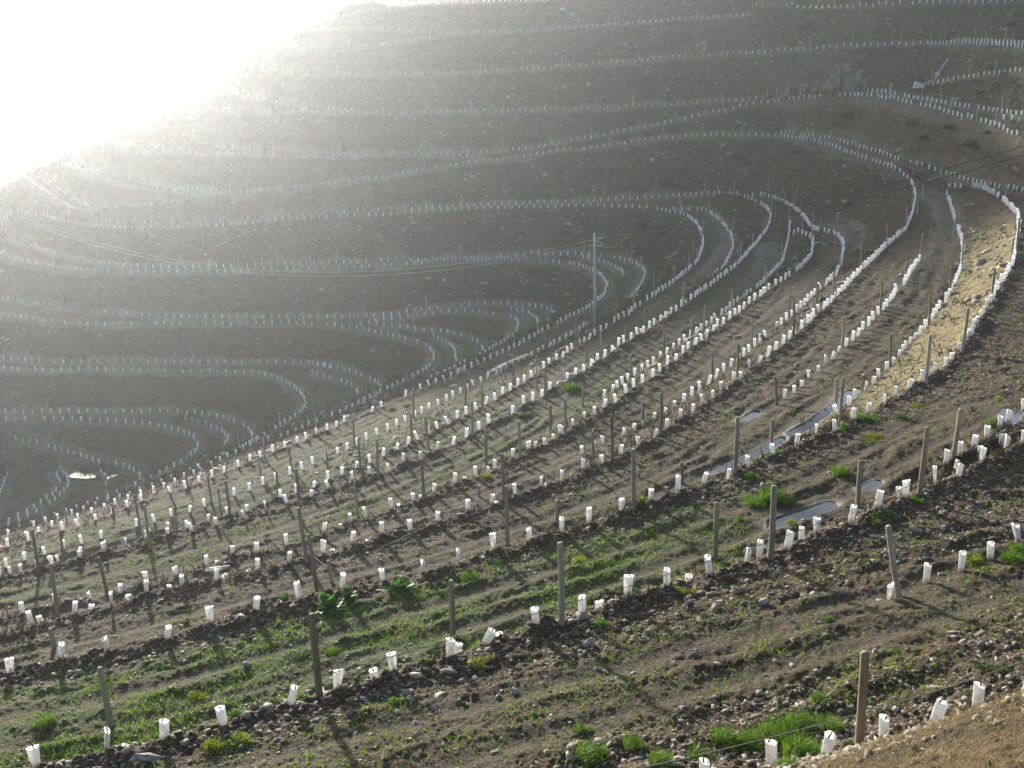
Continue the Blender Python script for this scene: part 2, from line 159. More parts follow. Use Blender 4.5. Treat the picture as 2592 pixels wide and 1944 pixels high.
('O8in','inner',[(-80.25,158.44,-24.9),(-78.24,156.21,-24.9),(-76.23,153.98,-24.9),(-74.22,151.75,-24.9),(-69.76,146.81,-24.96),(-63.34,139.41,-25.05),(-58.16,134.3,-25.13),(-54.25,131.89,-25.22),(-50.51,129.67,-25.3),(-46.38,128.84,-25.41),(-42.18,128.86,-25.53),(-38.95,129.65,-25.63),(-35.24,130.21,-25.74),(-31.66,131.46,-25.85),(-30.03,132.25,-25.9),(-27.03,132.08,-25.75),(-24.01,131.7,-25.6),(-20.43,131.37,-25.41),(-17.45,130.99,-25.26),(-14.54,131.22,-25.11),(-11.78,130.89,-24.97),(-9.08,131.18,-24.82),(-6.54,131.1,-24.69),(-3.61,131.03,-24.54),(-0.89,130.79,-24.4),(1.05,130.87,-24.29),(2.79,130.59,-24.2),(4.7,129.84,-24.1),(6.6,129.29,-24.0),(8.07,129.48,-23.96),(9.71,128.18,-23.91),(11.48,126.66,-23.85),(12.88,125.63,-23.81),(13.83,124.07,-23.78),(14.52,122.0,-23.75),(14.91,119.09,-23.72),(15.0,116.7,-23.7),(14.53,113.79,-23.71),(13.73,109.79,-23.73),(13.03,107.28,-23.75),(12.27,104.75,-23.76),(11.67,102.72,-23.78),(10.66,99.57,-23.8)]),
('O8','outer',[(-74.77,145.35,-25.7),(-72.64,143.23,-25.7),(-70.52,141.11,-25.7),(-68.4,138.99,-25.7),(-64.65,135.24,-25.72),(-60.22,131.93,-25.74),(-56.35,129.66,-25.77),(-52.9,128.23,-25.79),(-49.29,127.22,-25.82),(-45.86,127.18,-25.85),(-42.18,127.53,-25.88),(-38.48,127.88,-25.92),(-34.78,128.34,-25.95),(-31.28,129.76,-25.98),(-29.56,130.05,-26.0),(-27.16,129.65,-25.92),(-24.23,129.54,-25.82),(-21.76,129.8,-25.73),(-19.05,129.82,-25.64),(-16.3,129.45,-25.55),(-13.44,129.83,-25.45),(-11.37,130.46,-25.37),(-8.68,130.99,-25.28),(-6.15,131.05,-25.19),(-3.42,130.77,-25.1),(-0.5,130.56,-25.0),(2.39,129.65,-24.83),(4.84,128.16,-24.68),(7.02,126.05,-24.54),(8.36,123.65,-24.44),(9.45,120.9,-24.35),(10.0,118.77,-24.3),(10.29,115.95,-24.25),(10.33,112.43,-24.2),(9.85,108.65,-24.22),(9.34,106.51,-24.23),(8.63,104.46,-24.24),(7.78,102.49,-24.26),(7.04,100.59,-24.28),(6.12,99.09,-24.3),(5.22,97.56,-24.32),(4.57,96.13,-24.34),(3.57,94.47,-24.36),(3.03,93.39,-24.37),(2.44,92.34,-24.39),(1.57,90.54,-24.41),(0.46,88.58,-24.44),(-0.08,87.58,-24.46),(-0.61,86.65,-24.47),(-1.12,85.74,-24.49),(-1.63,84.85,-24.5),(-2.26,83.99,-24.52),(-2.69,83.12,-24.53),(-3.24,82.51,-24.55),(-3.71,81.68,-24.56),(-4.3,80.88,-24.58),(-4.86,79.88,-24.6),(-5.31,79.1,-24.61),(-6.0,78.52,-24.64),(-6.36,77.76,-24.65),(-6.96,77.04,-24.67),(-7.44,76.31,-24.68),(-8.0,75.43,-24.71),(-8.55,74.56,-24.73),(-9.09,73.72,-24.75),(-9.62,72.89,-24.77),(-10.25,72.05,-24.79),(-10.76,71.26,-24.81),(-11.35,70.33,-24.83),(-12.03,69.78,-24.86),(-12.45,68.69,-24.88),(-13.02,67.94,-24.9),(-13.53,67.24,-24.92),(-14.12,66.44,-24.95),(-14.69,65.63,-24.98),(-15.27,64.95,-25.0),(-15.83,64.37,-25.04),(-16.32,64.07,-25.08),(-17.08,62.99,-25.15),(-17.67,62.17,-25.2),(-18.37,61.44,-25.26),(-18.87,60.8,-25.31),(-19.53,60.05,-25.37),(-20.17,59.15,-25.43),(-21.28,58.6,-25.52),(-21.76,58.06,-25.57),(-22.48,57.43,-25.63),(-23.04,56.66,-25.69),(-23.76,56.26,-25.75),(-24.51,55.37,-25.83),(-25.33,54.73,-25.91),(-26.03,54.17,-25.98),(-26.67,53.61,-26.05),(-27.71,53.01,-26.14),(-28.28,52.56,-26.2),(-30.79,50.91,-26.2),(-33.29,49.26,-26.2),(-35.8,47.61,-26.2)]),
('I8','inner',[(6.66,90.91,-23.2),(6.02,89.36,-23.22),(5.4,88.01,-23.24),(4.67,86.81,-23.27),(4.1,85.88,-23.29),(3.41,84.73,-23.31),(2.6,83.36,-23.34),(2.06,82.31,-23.36),(1.55,81.65,-23.38),(0.92,80.83,-23.4),(0.42,80.02,-23.42),(-0.07,79.22,-23.44),(-0.79,77.85,-23.47),(-1.13,76.93,-23.49),(-1.66,76.47,-23.51),(-2.11,75.63,-23.53),(-2.49,74.91,-23.55),(-2.93,74.35,-23.57),(-3.41,73.45,-23.59),(-3.88,72.6,-23.61),(-4.34,71.78,-23.64),(-4.89,70.81,-23.66),(-5.39,70.03,-23.69),(-5.92,69.27,-23.72),(-6.33,68.35,-23.74),(-6.8,67.65,-23.76),(-7.45,66.74,-23.8),(-8.07,65.8,-23.83),(-8.6,64.99,-23.86),(-9.17,64.31,-23.89),(-9.66,63.48,-23.92),(-10.38,62.56,-23.96),(-10.83,61.69,-23.99),(-12.24,60.07,-24.08),(-12.88,59.11,-24.12),(-13.53,58.35,-24.16),(-14.42,57.55,-24.21),(-15.05,56.73,-24.26),(-15.87,56.03,-24.31),(-16.6,55.22,-24.36),(-17.38,54.69,-24.4),(-18.13,53.96,-24.46),(-18.98,53.34,-24.51),(-19.8,52.68,-24.57),(-20.82,52.07,-24.63),(-21.49,51.46,-24.68),(-22.44,50.79,-24.75),(-23.33,50.32,-24.81),(-24.0,49.76,-24.86),(-25.07,49.15,-24.93),(-25.92,48.46,-25.0)]),
('I8m','inner',[(8.78,127.11,-23.9),(10.05,125.25,-23.93),(11.2,123.43,-23.95),(11.94,121.46,-23.97),(12.6,119.0,-23.99),(12.53,116.27,-24.0)]),
('O9in','inner',[(-72.14,133.19,-29.4),(-69.5,131.76,-29.4),(-66.87,130.32,-29.4),(-64.24,128.88,-29.4),(-59.16,126.1,-29.45),(-54.28,123.44,-29.49),(-49.95,121.81,-29.53),(-45.88,120.68,-29.58),(-42.13,120.33,-29.62),(-38.37,119.91,-29.67),(-34.7,119.71,-29.71),(-31.09,119.74,-29.76),(-27.72,120.22,-29.8),(-25.46,119.83,-29.7),(-22.67,119.48,-29.58),(-21.02,119.34,-29.51),(-18.43,118.95,-29.39),(-16.26,118.85,-29.29),(-13.86,119.08,-29.18),(-12.23,119.89,-29.1),(-10.48,120.71,-29.02),(-8.5,121.11,-28.93),(-6.53,121.84,-28.84),(-4.9,122.32,-28.77),(-3.24,122.25,-28.69),(-1.58,122.17,-28.62),(0.26,121.43,-28.54),(1.35,120.82,-28.49),(2.78,119.68,-28.42),(3.83,118.7,-28.37),(4.5,117.33,-28.34),(4.92,114.6,-28.3)]),
('O9','outer',[(-15.75,117.58,-29.4),(-14.68,117.55,-29.36),(-12.94,117.99,-29.28),(-12.09,118.44,-29.25),(-11.22,118.74,-29.21),(-9.64,119.22,-29.14),(-7.87,119.68,-29.07),(-6.98,119.91,-29.03),(-5.9,120.12,-28.99),(-4.62,119.6,-28.94),(-3.52,118.96,-28.9),(-2.6,118.21,-28.86),(-1.52,117.5,-28.82),(-0.63,116.91,-28.78),(0.25,115.66,-28.74),(0.59,114.44,-28.72),(0.72,112.26,-28.7),(0.48,109.63,-28.71),(0.07,107.73,-28.72),(-0.58,106.28,-28.74),(-1.13,105.1,-28.75),(-1.83,103.6,-28.76),(-2.5,101.63,-28.78),(-3.02,100.82,-28.79),(-3.45,100.02,-28.8),(-3.88,99.24,-28.81),(-4.45,98.2,-28.83),(-5.0,97.19,-28.84),(-5.81,95.61,-28.86),(-6.47,94.41,-28.87),(-7.53,93.02,-28.9)]),
('O9m','inner',[(-0.11,119.34,-28.6),(0.97,118.44,-28.57),(2.01,116.8,-28.53),(2.82,113.77,-28.5),(2.74,110.0,-28.5)]),
('O10in','inner',[(-17.35,117.46,-29.7),(-15.52,117.03,-29.77),(-14.74,116.43,-29.8),(-12.04,115.87,-29.91),(-10.39,115.02,-29.98),(-8.04,114.98,-30.08),(-7.04,114.18,-30.12),(-5.78,113.3,-30.17),(-5.07,112.75,-30.2),(-4.17,111.58,-30.24),(-3.46,110.42,-30.27),(-3.16,108.51,-30.3),(-3.09,106.17,-30.1)]),
('O10m','inner',[(-8.73,113.49,-30.4),(-7.96,112.37,-30.38),(-7.01,110.67,-30.36),(-6.23,108.66,-30.34),(-5.97,106.79,-30.33),(-5.68,102.67,-30.3)]),
('O10','outer',[(-69.23,125.01,-29.8),(-66.45,123.87,-29.8),(-63.68,122.72,-29.8),(-60.91,121.58,-29.8),(-57.54,120.2,-29.83),(-54.16,118.62,-29.87),(-51.06,117.59,-29.9),(-48.27,117.29,-29.93),(-44.84,117.61,-29.98),(-41.41,118.0,-30.02),(-37.87,118.1,-30.07),(-34.37,118.35,-30.11),(-30.83,118.53,-30.16),(-27.48,119.0,-30.2),(-25.7,119.07,-30.22),(-23.8,118.56,-30.24),(-21.92,118.06,-30.26),(-20.49,118.04,-30.27),(-18.76,117.25,-30.29),(-17.65,116.94,-30.3),(-16.28,115.87,-30.31),(-14.54,114.56,-30.33),(-13.22,113.6,-30.34),(-11.89,112.33,-30.35),(-10.81,111.72,-30.37),(-9.86,110.47,-30.38),(-8.89,108.82,-30.39),(-8.36,107.14,-30.39),(-8.14,104.82,-30.4),(-8.15,103.11,-30.4),(-8.38,101.94,-30.4),(-8.87,100.31,-30.39),(-9.39,99.2,-30.39),(-10.03,97.95,-30.38),(-10.41,97.13,-30.38),(-11.22,95.63,-30.38),(-11.67,94.42,-30.37),(-12.23,93.6,-30.37),(-12.67,92.48,-30.36),(-13.12,91.56,-30.36),(-13.68,90.48,-30.36),(-14.24,89.51,-30.35),(-14.67,88.64,-30.35),(-15.12,87.58,-30.35),(-15.73,86.7,-30.34),(-16.26,85.88,-30.34),(-16.78,85.03,-30.33),(-17.44,84.27,-30.33),(-17.87,83.11,-30.32),(-18.34,82.2,-30.32),(-18.88,81.09,-30.31),(-20.9,80.41,-30.3),(-21.37,79.2,-30.31),(-21.79,77.87,-30.32),(-22.35,76.74,-30.34),(-22.9,75.64,-30.35),(-23.52,74.41,-30.36),(-24.11,73.22,-30.38),(-24.74,72.22,-30.39),(-25.53,71.1,-30.41),(-26.31,70.01,-30.43),(-27.11,69.09,-30.45),(-27.89,68.19,-30.47),(-28.82,67.19,-30.49),(-29.58,66.08,-30.51),(-30.25,65.37,-30.52),(-31.02,64.44,-30.54),(-31.82,63.65,-30.56),(-32.66,62.77,-30.58),(-33.41,62.19,-30.6),(-35.62,60.16,-30.6),(-37.83,58.14,-30.6),(-40.05,56.11,-30.6)]),
('O11in','inner',[(-66.43,115.2,-32.9),(-63.49,114.63,-32.9),(-60.54,114.06,-32.9),(-57.6,113.49,-32.9),(-55.7,113.14,-32.89),(-53.66,112.43,-32.88),(-51.66,111.78,-32.87),(-49.94,111.74,-32.86),(-47.59,111.88,-32.84),(-45.93,112.02,-32.83),(-43.51,111.97,-32.82),(-39.27,111.58,-32.79),(-34.79,111.48,-32.76),(-32.25,111.55,-32.75),(-29.64,111.38,-32.73),(-27.76,111.34,-32.72),(-26.04,111.3,-32.71),(-24.32,111.2,-32.7),(-23.42,110.94,-32.69),(-21.74,110.61,-32.68),(-20.9,110.17,-32.68),(-19.36,108.97,-32.67),(-21.99,110.76,-32.65),(-20.84,110.02,-32.65),(-19.91,109.47,-32.64),(-18.76,108.58,-32.63),(-17.83,107.98,-32.63),(-16.67,106.83,-32.62),(-15.73,105.92,-32.62),(-14.77,104.8,-32.61),(-14.07,103.71,-32.61),(-13.52,102.44,-32.6),(-13.17,101.24,-32.6)]),
('O11m','inner',[(-22.21,109.08,-33.1),(-21.37,108.13,-33.09),(-19.83,106.93,-33.07),(-18.7,106.0,-33.05),(-17.74,105.08,-33.04),(-16.77,103.97,-33.02),(-15.9,102.36,-33.01),(-15.44,100.21,-33.0)]),
('O11','outer',[(-64.73,112.67,-33.0),(-61.85,111.84,-33.0),(-58.97,111.02,-33.0),(-56.08,110.19,-33.0),(-54.14,109.64,-33.01),(-52.32,109.32,-33.02),(-50.44,109.24,-33.03),(-48.66,109.39,-33.04),(-46.38,109.55,-33.05),(-44.37,109.59,-33.07),(-42.12,109.4,-33.08),(-39.56,109.28,-33.09),(-37.47,109.03,-33.1),(-35.27,108.95,-33.12),(-32.78,109.0,-33.13),(-30.9,108.86,-33.14),(-29.24,108.89,-33.15),(-27.51,108.64,-33.16),(-26.7,108.03,-33.17),(-25.13,106.88,-33.17),(-23.86,105.53,-33.18),(-22.74,103.94,-33.19),(-21.54,101.89,-33.19),(-20.82,100.15,-33.2),(-20.37,98.32,-33.2),(-20.34,96.8,-33.19),(-20.45,95.41,-33.19),(-20.78,94.49,-33.18),(-21.1,93.5,-33.17),(-21.71,91.58,-33.16),(-22.04,90.48,-33.15),(-22.35,89.64,-33.14),(-22.7,88.42,-33.13),(-23.04,87.54,-33.12),(-23.46,86.44,-33.11),(-23.96,85.18,-33.1),(-24.8,83.77,-33.12),(-25.64,82.51,-33.14),(-26.43,81.18,-33.15),(-27.17,80.21,-33.17),(-28.02,78.86,-33.19),(-28.87,77.64,-33.21),(-29.56,76.75,-33.23),(-30.43,75.73,-33.25),(-31.33,74.89,-33.26),(-32.16,73.92,-33.28),(-32.99,73.03,-33.3),(-34.0,72.06,-33.33),(-35.12,70.9,-33.35),(-36.16,69.65,-33.38),(-36.95,68.93,-33.4),(-39.03,66.76,-33.4),(-41.1,64.6,-33.4),(-43.18,62.43,-33.4)]),
('O12in','inner',[(-62.12,103.66,-35.7),(-59.13,103.44,-35.7),(-56.13,103.23,-35.7),(-53.14,103.02,-35.7),(-50.65,102.85,-35.64),(-47.41,102.76,-35.56),(-43.33,102.56,-35.46),(-39.2,102.17,-35.35),(-35.94,101.94,-35.27),(-32.65,101.56,-35.19),(-31.71,101.02,-35.17),(-30.11,100.34,-35.13),(-29.18,99.81,-35.11),(-28.0,98.81,-35.09),(-27.14,97.85,-35.07),(-25.92,96.61,-35.04),(-25.36,95.83,-35.03),(-24.37,92.58,-35.0)]),
('O12m','inner',[(-33.43,101.3,-35.9),(-32.47,100.7,-35.87),(-30.51,99.34,-35.81),(-28.82,97.63,-35.77),(-27.58,95.79,-35.73),(-27.31,93.61,-35.7)]),
('O12','outer',[(-61.29,100.51,-35.9),(-58.3,100.74,-35.9),(-55.31,100.96,-35.9),(-52.32,101.19,-35.9),(-49.27,101.42,-35.92),(-46.19,101.61,-35.93),(-42.89,101.27,-35.95),(-40.89,100.97,-35.95),(-38.55,100.58,-35.96),(-37.15,100.13,-35.97),(-35.6,99.69,-35.98),(-34.08,98.8,-35.98),(-32.74,97.92,-35.99),(-31.51,96.83,-35.99),(-30.75,95.77,-36.0),(-30.04,94.18,-36.0),(-29.9,93.58,-36.0),(-29.87,92.46,-36.01),(-30.27,90.6,-36.02),(-30.59,89.33,-36.03),(-31.1,88.24,-36.04),(-31.67,86.96,-36.05),(-32.24,85.78,-36.06),(-32.8,84.63,-36.07),(-33.46,83.44,-36.08),(-34.14,82.38,-36.09),(-34.84,81.44,-36.11),(-35.62,80.43,-36.12),(-36.37,79.41,-36.13),(-37.05,78.59,-36.14),(-37.74,77.82,-36.16),(-38.41,77.06,-36.17),(-39.23,76.11,-36.18),(-40.24,75.12,-36.2),(-42.32,72.96,-36.2),(-44.41,70.8,-36.2),(-46.49,68.65,-36.2)]),
('O13in','inner',[(-51.38,100.67,-37.6),(-49.51,99.82,-37.6),(-47.87,99.12,-37.6),(-45.93,97.82,-37.6),(-44.35,96.97,-37.6),(-42.55,95.89,-37.6),(-41.33,95.07,-37.6),(-39.9,94.06,-37.6),(-38.2,93.47,-37.6),(-36.8,92.84,-37.6),(-35.66,91.87,-37.6),(-34.61,90.7,-37.6),(-34.04,89.23,-37.6)]),
('O13m','inner',[(-39.13,92.94,-38.4),(-38.17,91.55,-38.3),(-37.53,89.85,-38.2)]),
('O13','outer',[(-43.73,94.69,-38.8),(-42.36,92.8,-38.74),(-41.57,91.21,-38.7),(-41.33,90.1,-38.69),(-41.31,88.83,-38.68),(-41.36,87.24,-38.67),(-41.52,85.96,-38.66),(-41.82,84.75,-38.65),(-42.23,83.53,-38.63),(-42.73,82.56,-38.62),(-43.53,81.44,-38.6),(-45.16,78.93,-38.6),(-46.8,76.41,-38.6),(-48.43,73.89,-38.6)]),
('O14','outer',[(-44.54,94.78,-39.0),(-43.61,93.42,-39.0),(-42.61,91.73,-39.0),(-42.45,90.27,-39.0),(-42.43,89.37,-39.0),(-42.56,88.32,-39.0),(-42.81,86.95,-39.0),(-43.06,85.62,-39.0),(-43.58,84.32,-39.0),(-44.34,83.06,-39.0),(-45.77,80.42,-39.0),(-47.19,77.78,-39.0),(-48.62,75.14,-39.0)]),
('O15','inner',[(-49.83,96.02,-40.0),(-49.24,94.08,-40.0),(-48.57,91.85,-40.0),(-47.72,88.97,-40.0),(-46.86,86.1,-40.0),(-46.01,83.22,-40.0)]),
('O1','outer',[(10.22,14.59,-8.7),(8.78,14.06,-9.0),(7.78,13.79,-9.3),(7.66,13.77,-9.31),(6.92,13.46,-9.4),(6.18,13.19,-9.49),(5.41,13.02,-9.58),(4.48,12.72,-9.7),(3.71,12.63,-9.8),(1.71,12.25,-9.92),(0.41,11.91,-9.99),(-1.25,11.5,-10.1),(-3.01,11.03,-10.2)]),
('O1b','mid',[(7.46,18.52,-10.3),(8.41,19.12,-10.21),(9.26,19.5,-10.13),(10.02,19.88,-10.06),(10.93,20.57,-9.99),(12.06,21.28,-9.9)]),
('O2','outer',[(15.4,27.83,-10.0),(14.67,27.31,-10.04),(13.88,26.7,-10.08),(13.1,26.1,-10.13),(12.22,25.46,-10.18),(11.31,24.7,-10.24),(10.56,24.24,-10.29),(9.56,23.53,-10.36),(8.69,22.93,-10.42),(7.89,22.39,-10.49),(6.98,21.94,-10.56),(6.17,21.35,-10.63),(5.16,20.93,-10.72),(4.3,20.48,-10.8),(3.28,19.93,-10.83),(2.39,19.46,-10.85),(1.42,18.94,-10.88),(0.48,18.45,-10.9),(-0.53,17.99,-10.93),(-1.18,17.6,-10.96),(-2.2,17.04,-10.99),(-3.19,16.52,-11.02),(-3.95,16.13,-11.05),(-5.01,15.64,-11.09),(-5.89,15.17,-11.13),(-6.77,14.87,-11.16),(-7.78,14.51,-11.2),(-8.98,14.14,-11.3)]),
('I2','inner',[(25.17,37.9,-10.6),(22.74,36.14,-10.6),(20.31,34.38,-10.6),(17.87,32.63,-10.6),(16.22,31.49,-10.77),(15.4,30.75,-10.86),(14.9,30.18,-10.91),(14.2,29.46,-10.98),(13.58,28.85,-11.05),(12.89,28.19,-11.13),(12.36,27.84,-11.2)]),
('O3','outer',[(42.02,102.0,-12.4),(42.29,99.98,-12.24),(43.24,99.53,-12.07),(42.95,96.85,-11.94),(41.86,92.45,-11.8),(40.53,87.35,-11.73),(39.35,83.35,-11.68),(37.82,78.84,-11.62),(35.81,74.15,-11.57),(32.82,67.89,-11.5),(30.21,62.54,-11.52),(28.34,58.81,-11.54),(26.67,55.86,-11.56),(24.65,52.44,-11.59),(23.16,49.7,-11.61),(22.01,47.88,-11.63),(20.8,45.69,-11.65),(20.02,44.33,-11.67),(19.17,42.91,-11.68),(18.38,41.67,-11.7),(17.64,40.45,-11.72),(17.05,39.58,-11.73),(16.16,38.51,-11.75),(15.33,37.54,-11.78),(14.56,36.78,-11.8),(13.86,36.04,-11.82),(13.12,35.17,-11.85),(12.36,34.49,-11.87),(11.55,33.61,-11.9),(10.71,32.77,-11.94),(9.91,32.18,-11.98),(9.14,31.55,-12.02),(8.24,30.87,-12.07),(7.32,30.2,-12.13),(6.48,29.29,-12.18),(5.67,28.86,-12.23),(4.84,28.29,-12.28),(4.02,27.86,-12.34),(3.1,27.28,-12.4),(2.14,26.73,-12.47),(1.37,26.3,-12.53),(0.48,25.95,-12.6),(-0.48,25.42,-12.67),(-1.41,24.96,-12.74),(-2.34,24.51,-12.82),(-3.31,24.32,-12.9),(-5.31,23.4,-13.06),(-6.3,22.98,-13.14),(-7.34,22.64,-13.22),(-8.23,22.04,-13.31),(-9.51,21.68,-13.42),(-10.49,21.38,-13.5),(-11.57,21.08,-13.6),(-12.72,20.77,-13.7),(-15.62,19.98,-13.7),(-18.51,19.19,-13.7),(-21.4,18.39,-13.7)]),
('I4b','inner',[(40.76,99.27,-12.7),(38.74,93.43,-12.82),(36.79,87.83,-12.95),(35.36,83.6,-13.06),(34.08,79.8,-13.17),(33.08,76.91,-13.27),(31.62,73.01,-13.4),(29.03,67.0,-13.38),(27.76,64.42,-13.38),(26.38,61.57,-13.37),(25.1,59.11,-13.36),(23.92,56.94,-13.35),(22.75,54.9,-13.34),(21.84,53.17,-13.33),(20.9,51.53,-13.32),(20.22,50.43,-13.31),(19.6,49.37,-13.3),(19.0,48.33,-13.3),(18.42,47.33,-13.29),(17.62,45.99,-13.28),(16.99,44.97,-13.27),(16.31,43.8,-13.26),(15.66,42.86,-13.25),(15.1,41.85,-13.24),(14.37,40.77,-13.23),(13.76,39.84,-13.22),(13.18,38.94,-13.21),(12.47,37.9,-13.2)]),
('I4m','mid',[(27.64,70.56,-13.5),(26.99,69.36,-13.51),(26.23,67.84,-13.52),(25.12,65.59,-13.54),(24.03,63.21,-13.56),(23.41,62.16,-13.57),(22.43,60.34,-13.59),(21.67,58.92,-13.6),(21.12,57.7,-13.61),(20.1,56.07,-13.64),(19.43,54.91,-13.65),(18.79,53.7,-13.67),(18.2,52.88,-13.68),(17.54,51.54,-13.7),(17.03,50.75,-13.72),(16.38,49.75,-13.73),(15.69,48.57,-13.75),(15.14,47.69,-13.77),(14.57,46.72,-13.79),(13.91,45.68,-13.81),(13.27,44.8,-13.83),(12.66,43.73,-13.86),(12.06,42.75,-13.88),(11.49,42.04,-13.9)]),
('crest','crest',[(6.93,9.49,-5.5),(6.32,9.43,-5.8),(5.85,9.37,-6.0),(5.18,9.18,-6.2),(4.58,8.91,-6.23),(4.12,8.69,-6.25),(3.67,8.46,-6.27),(3.33,8.32,-6.29),(3.07,8.23,-6.3),(2.4,8.02,-6.39),(0.98,7.8,-6.6),(-1.23,7.63,-7.0)]),
]
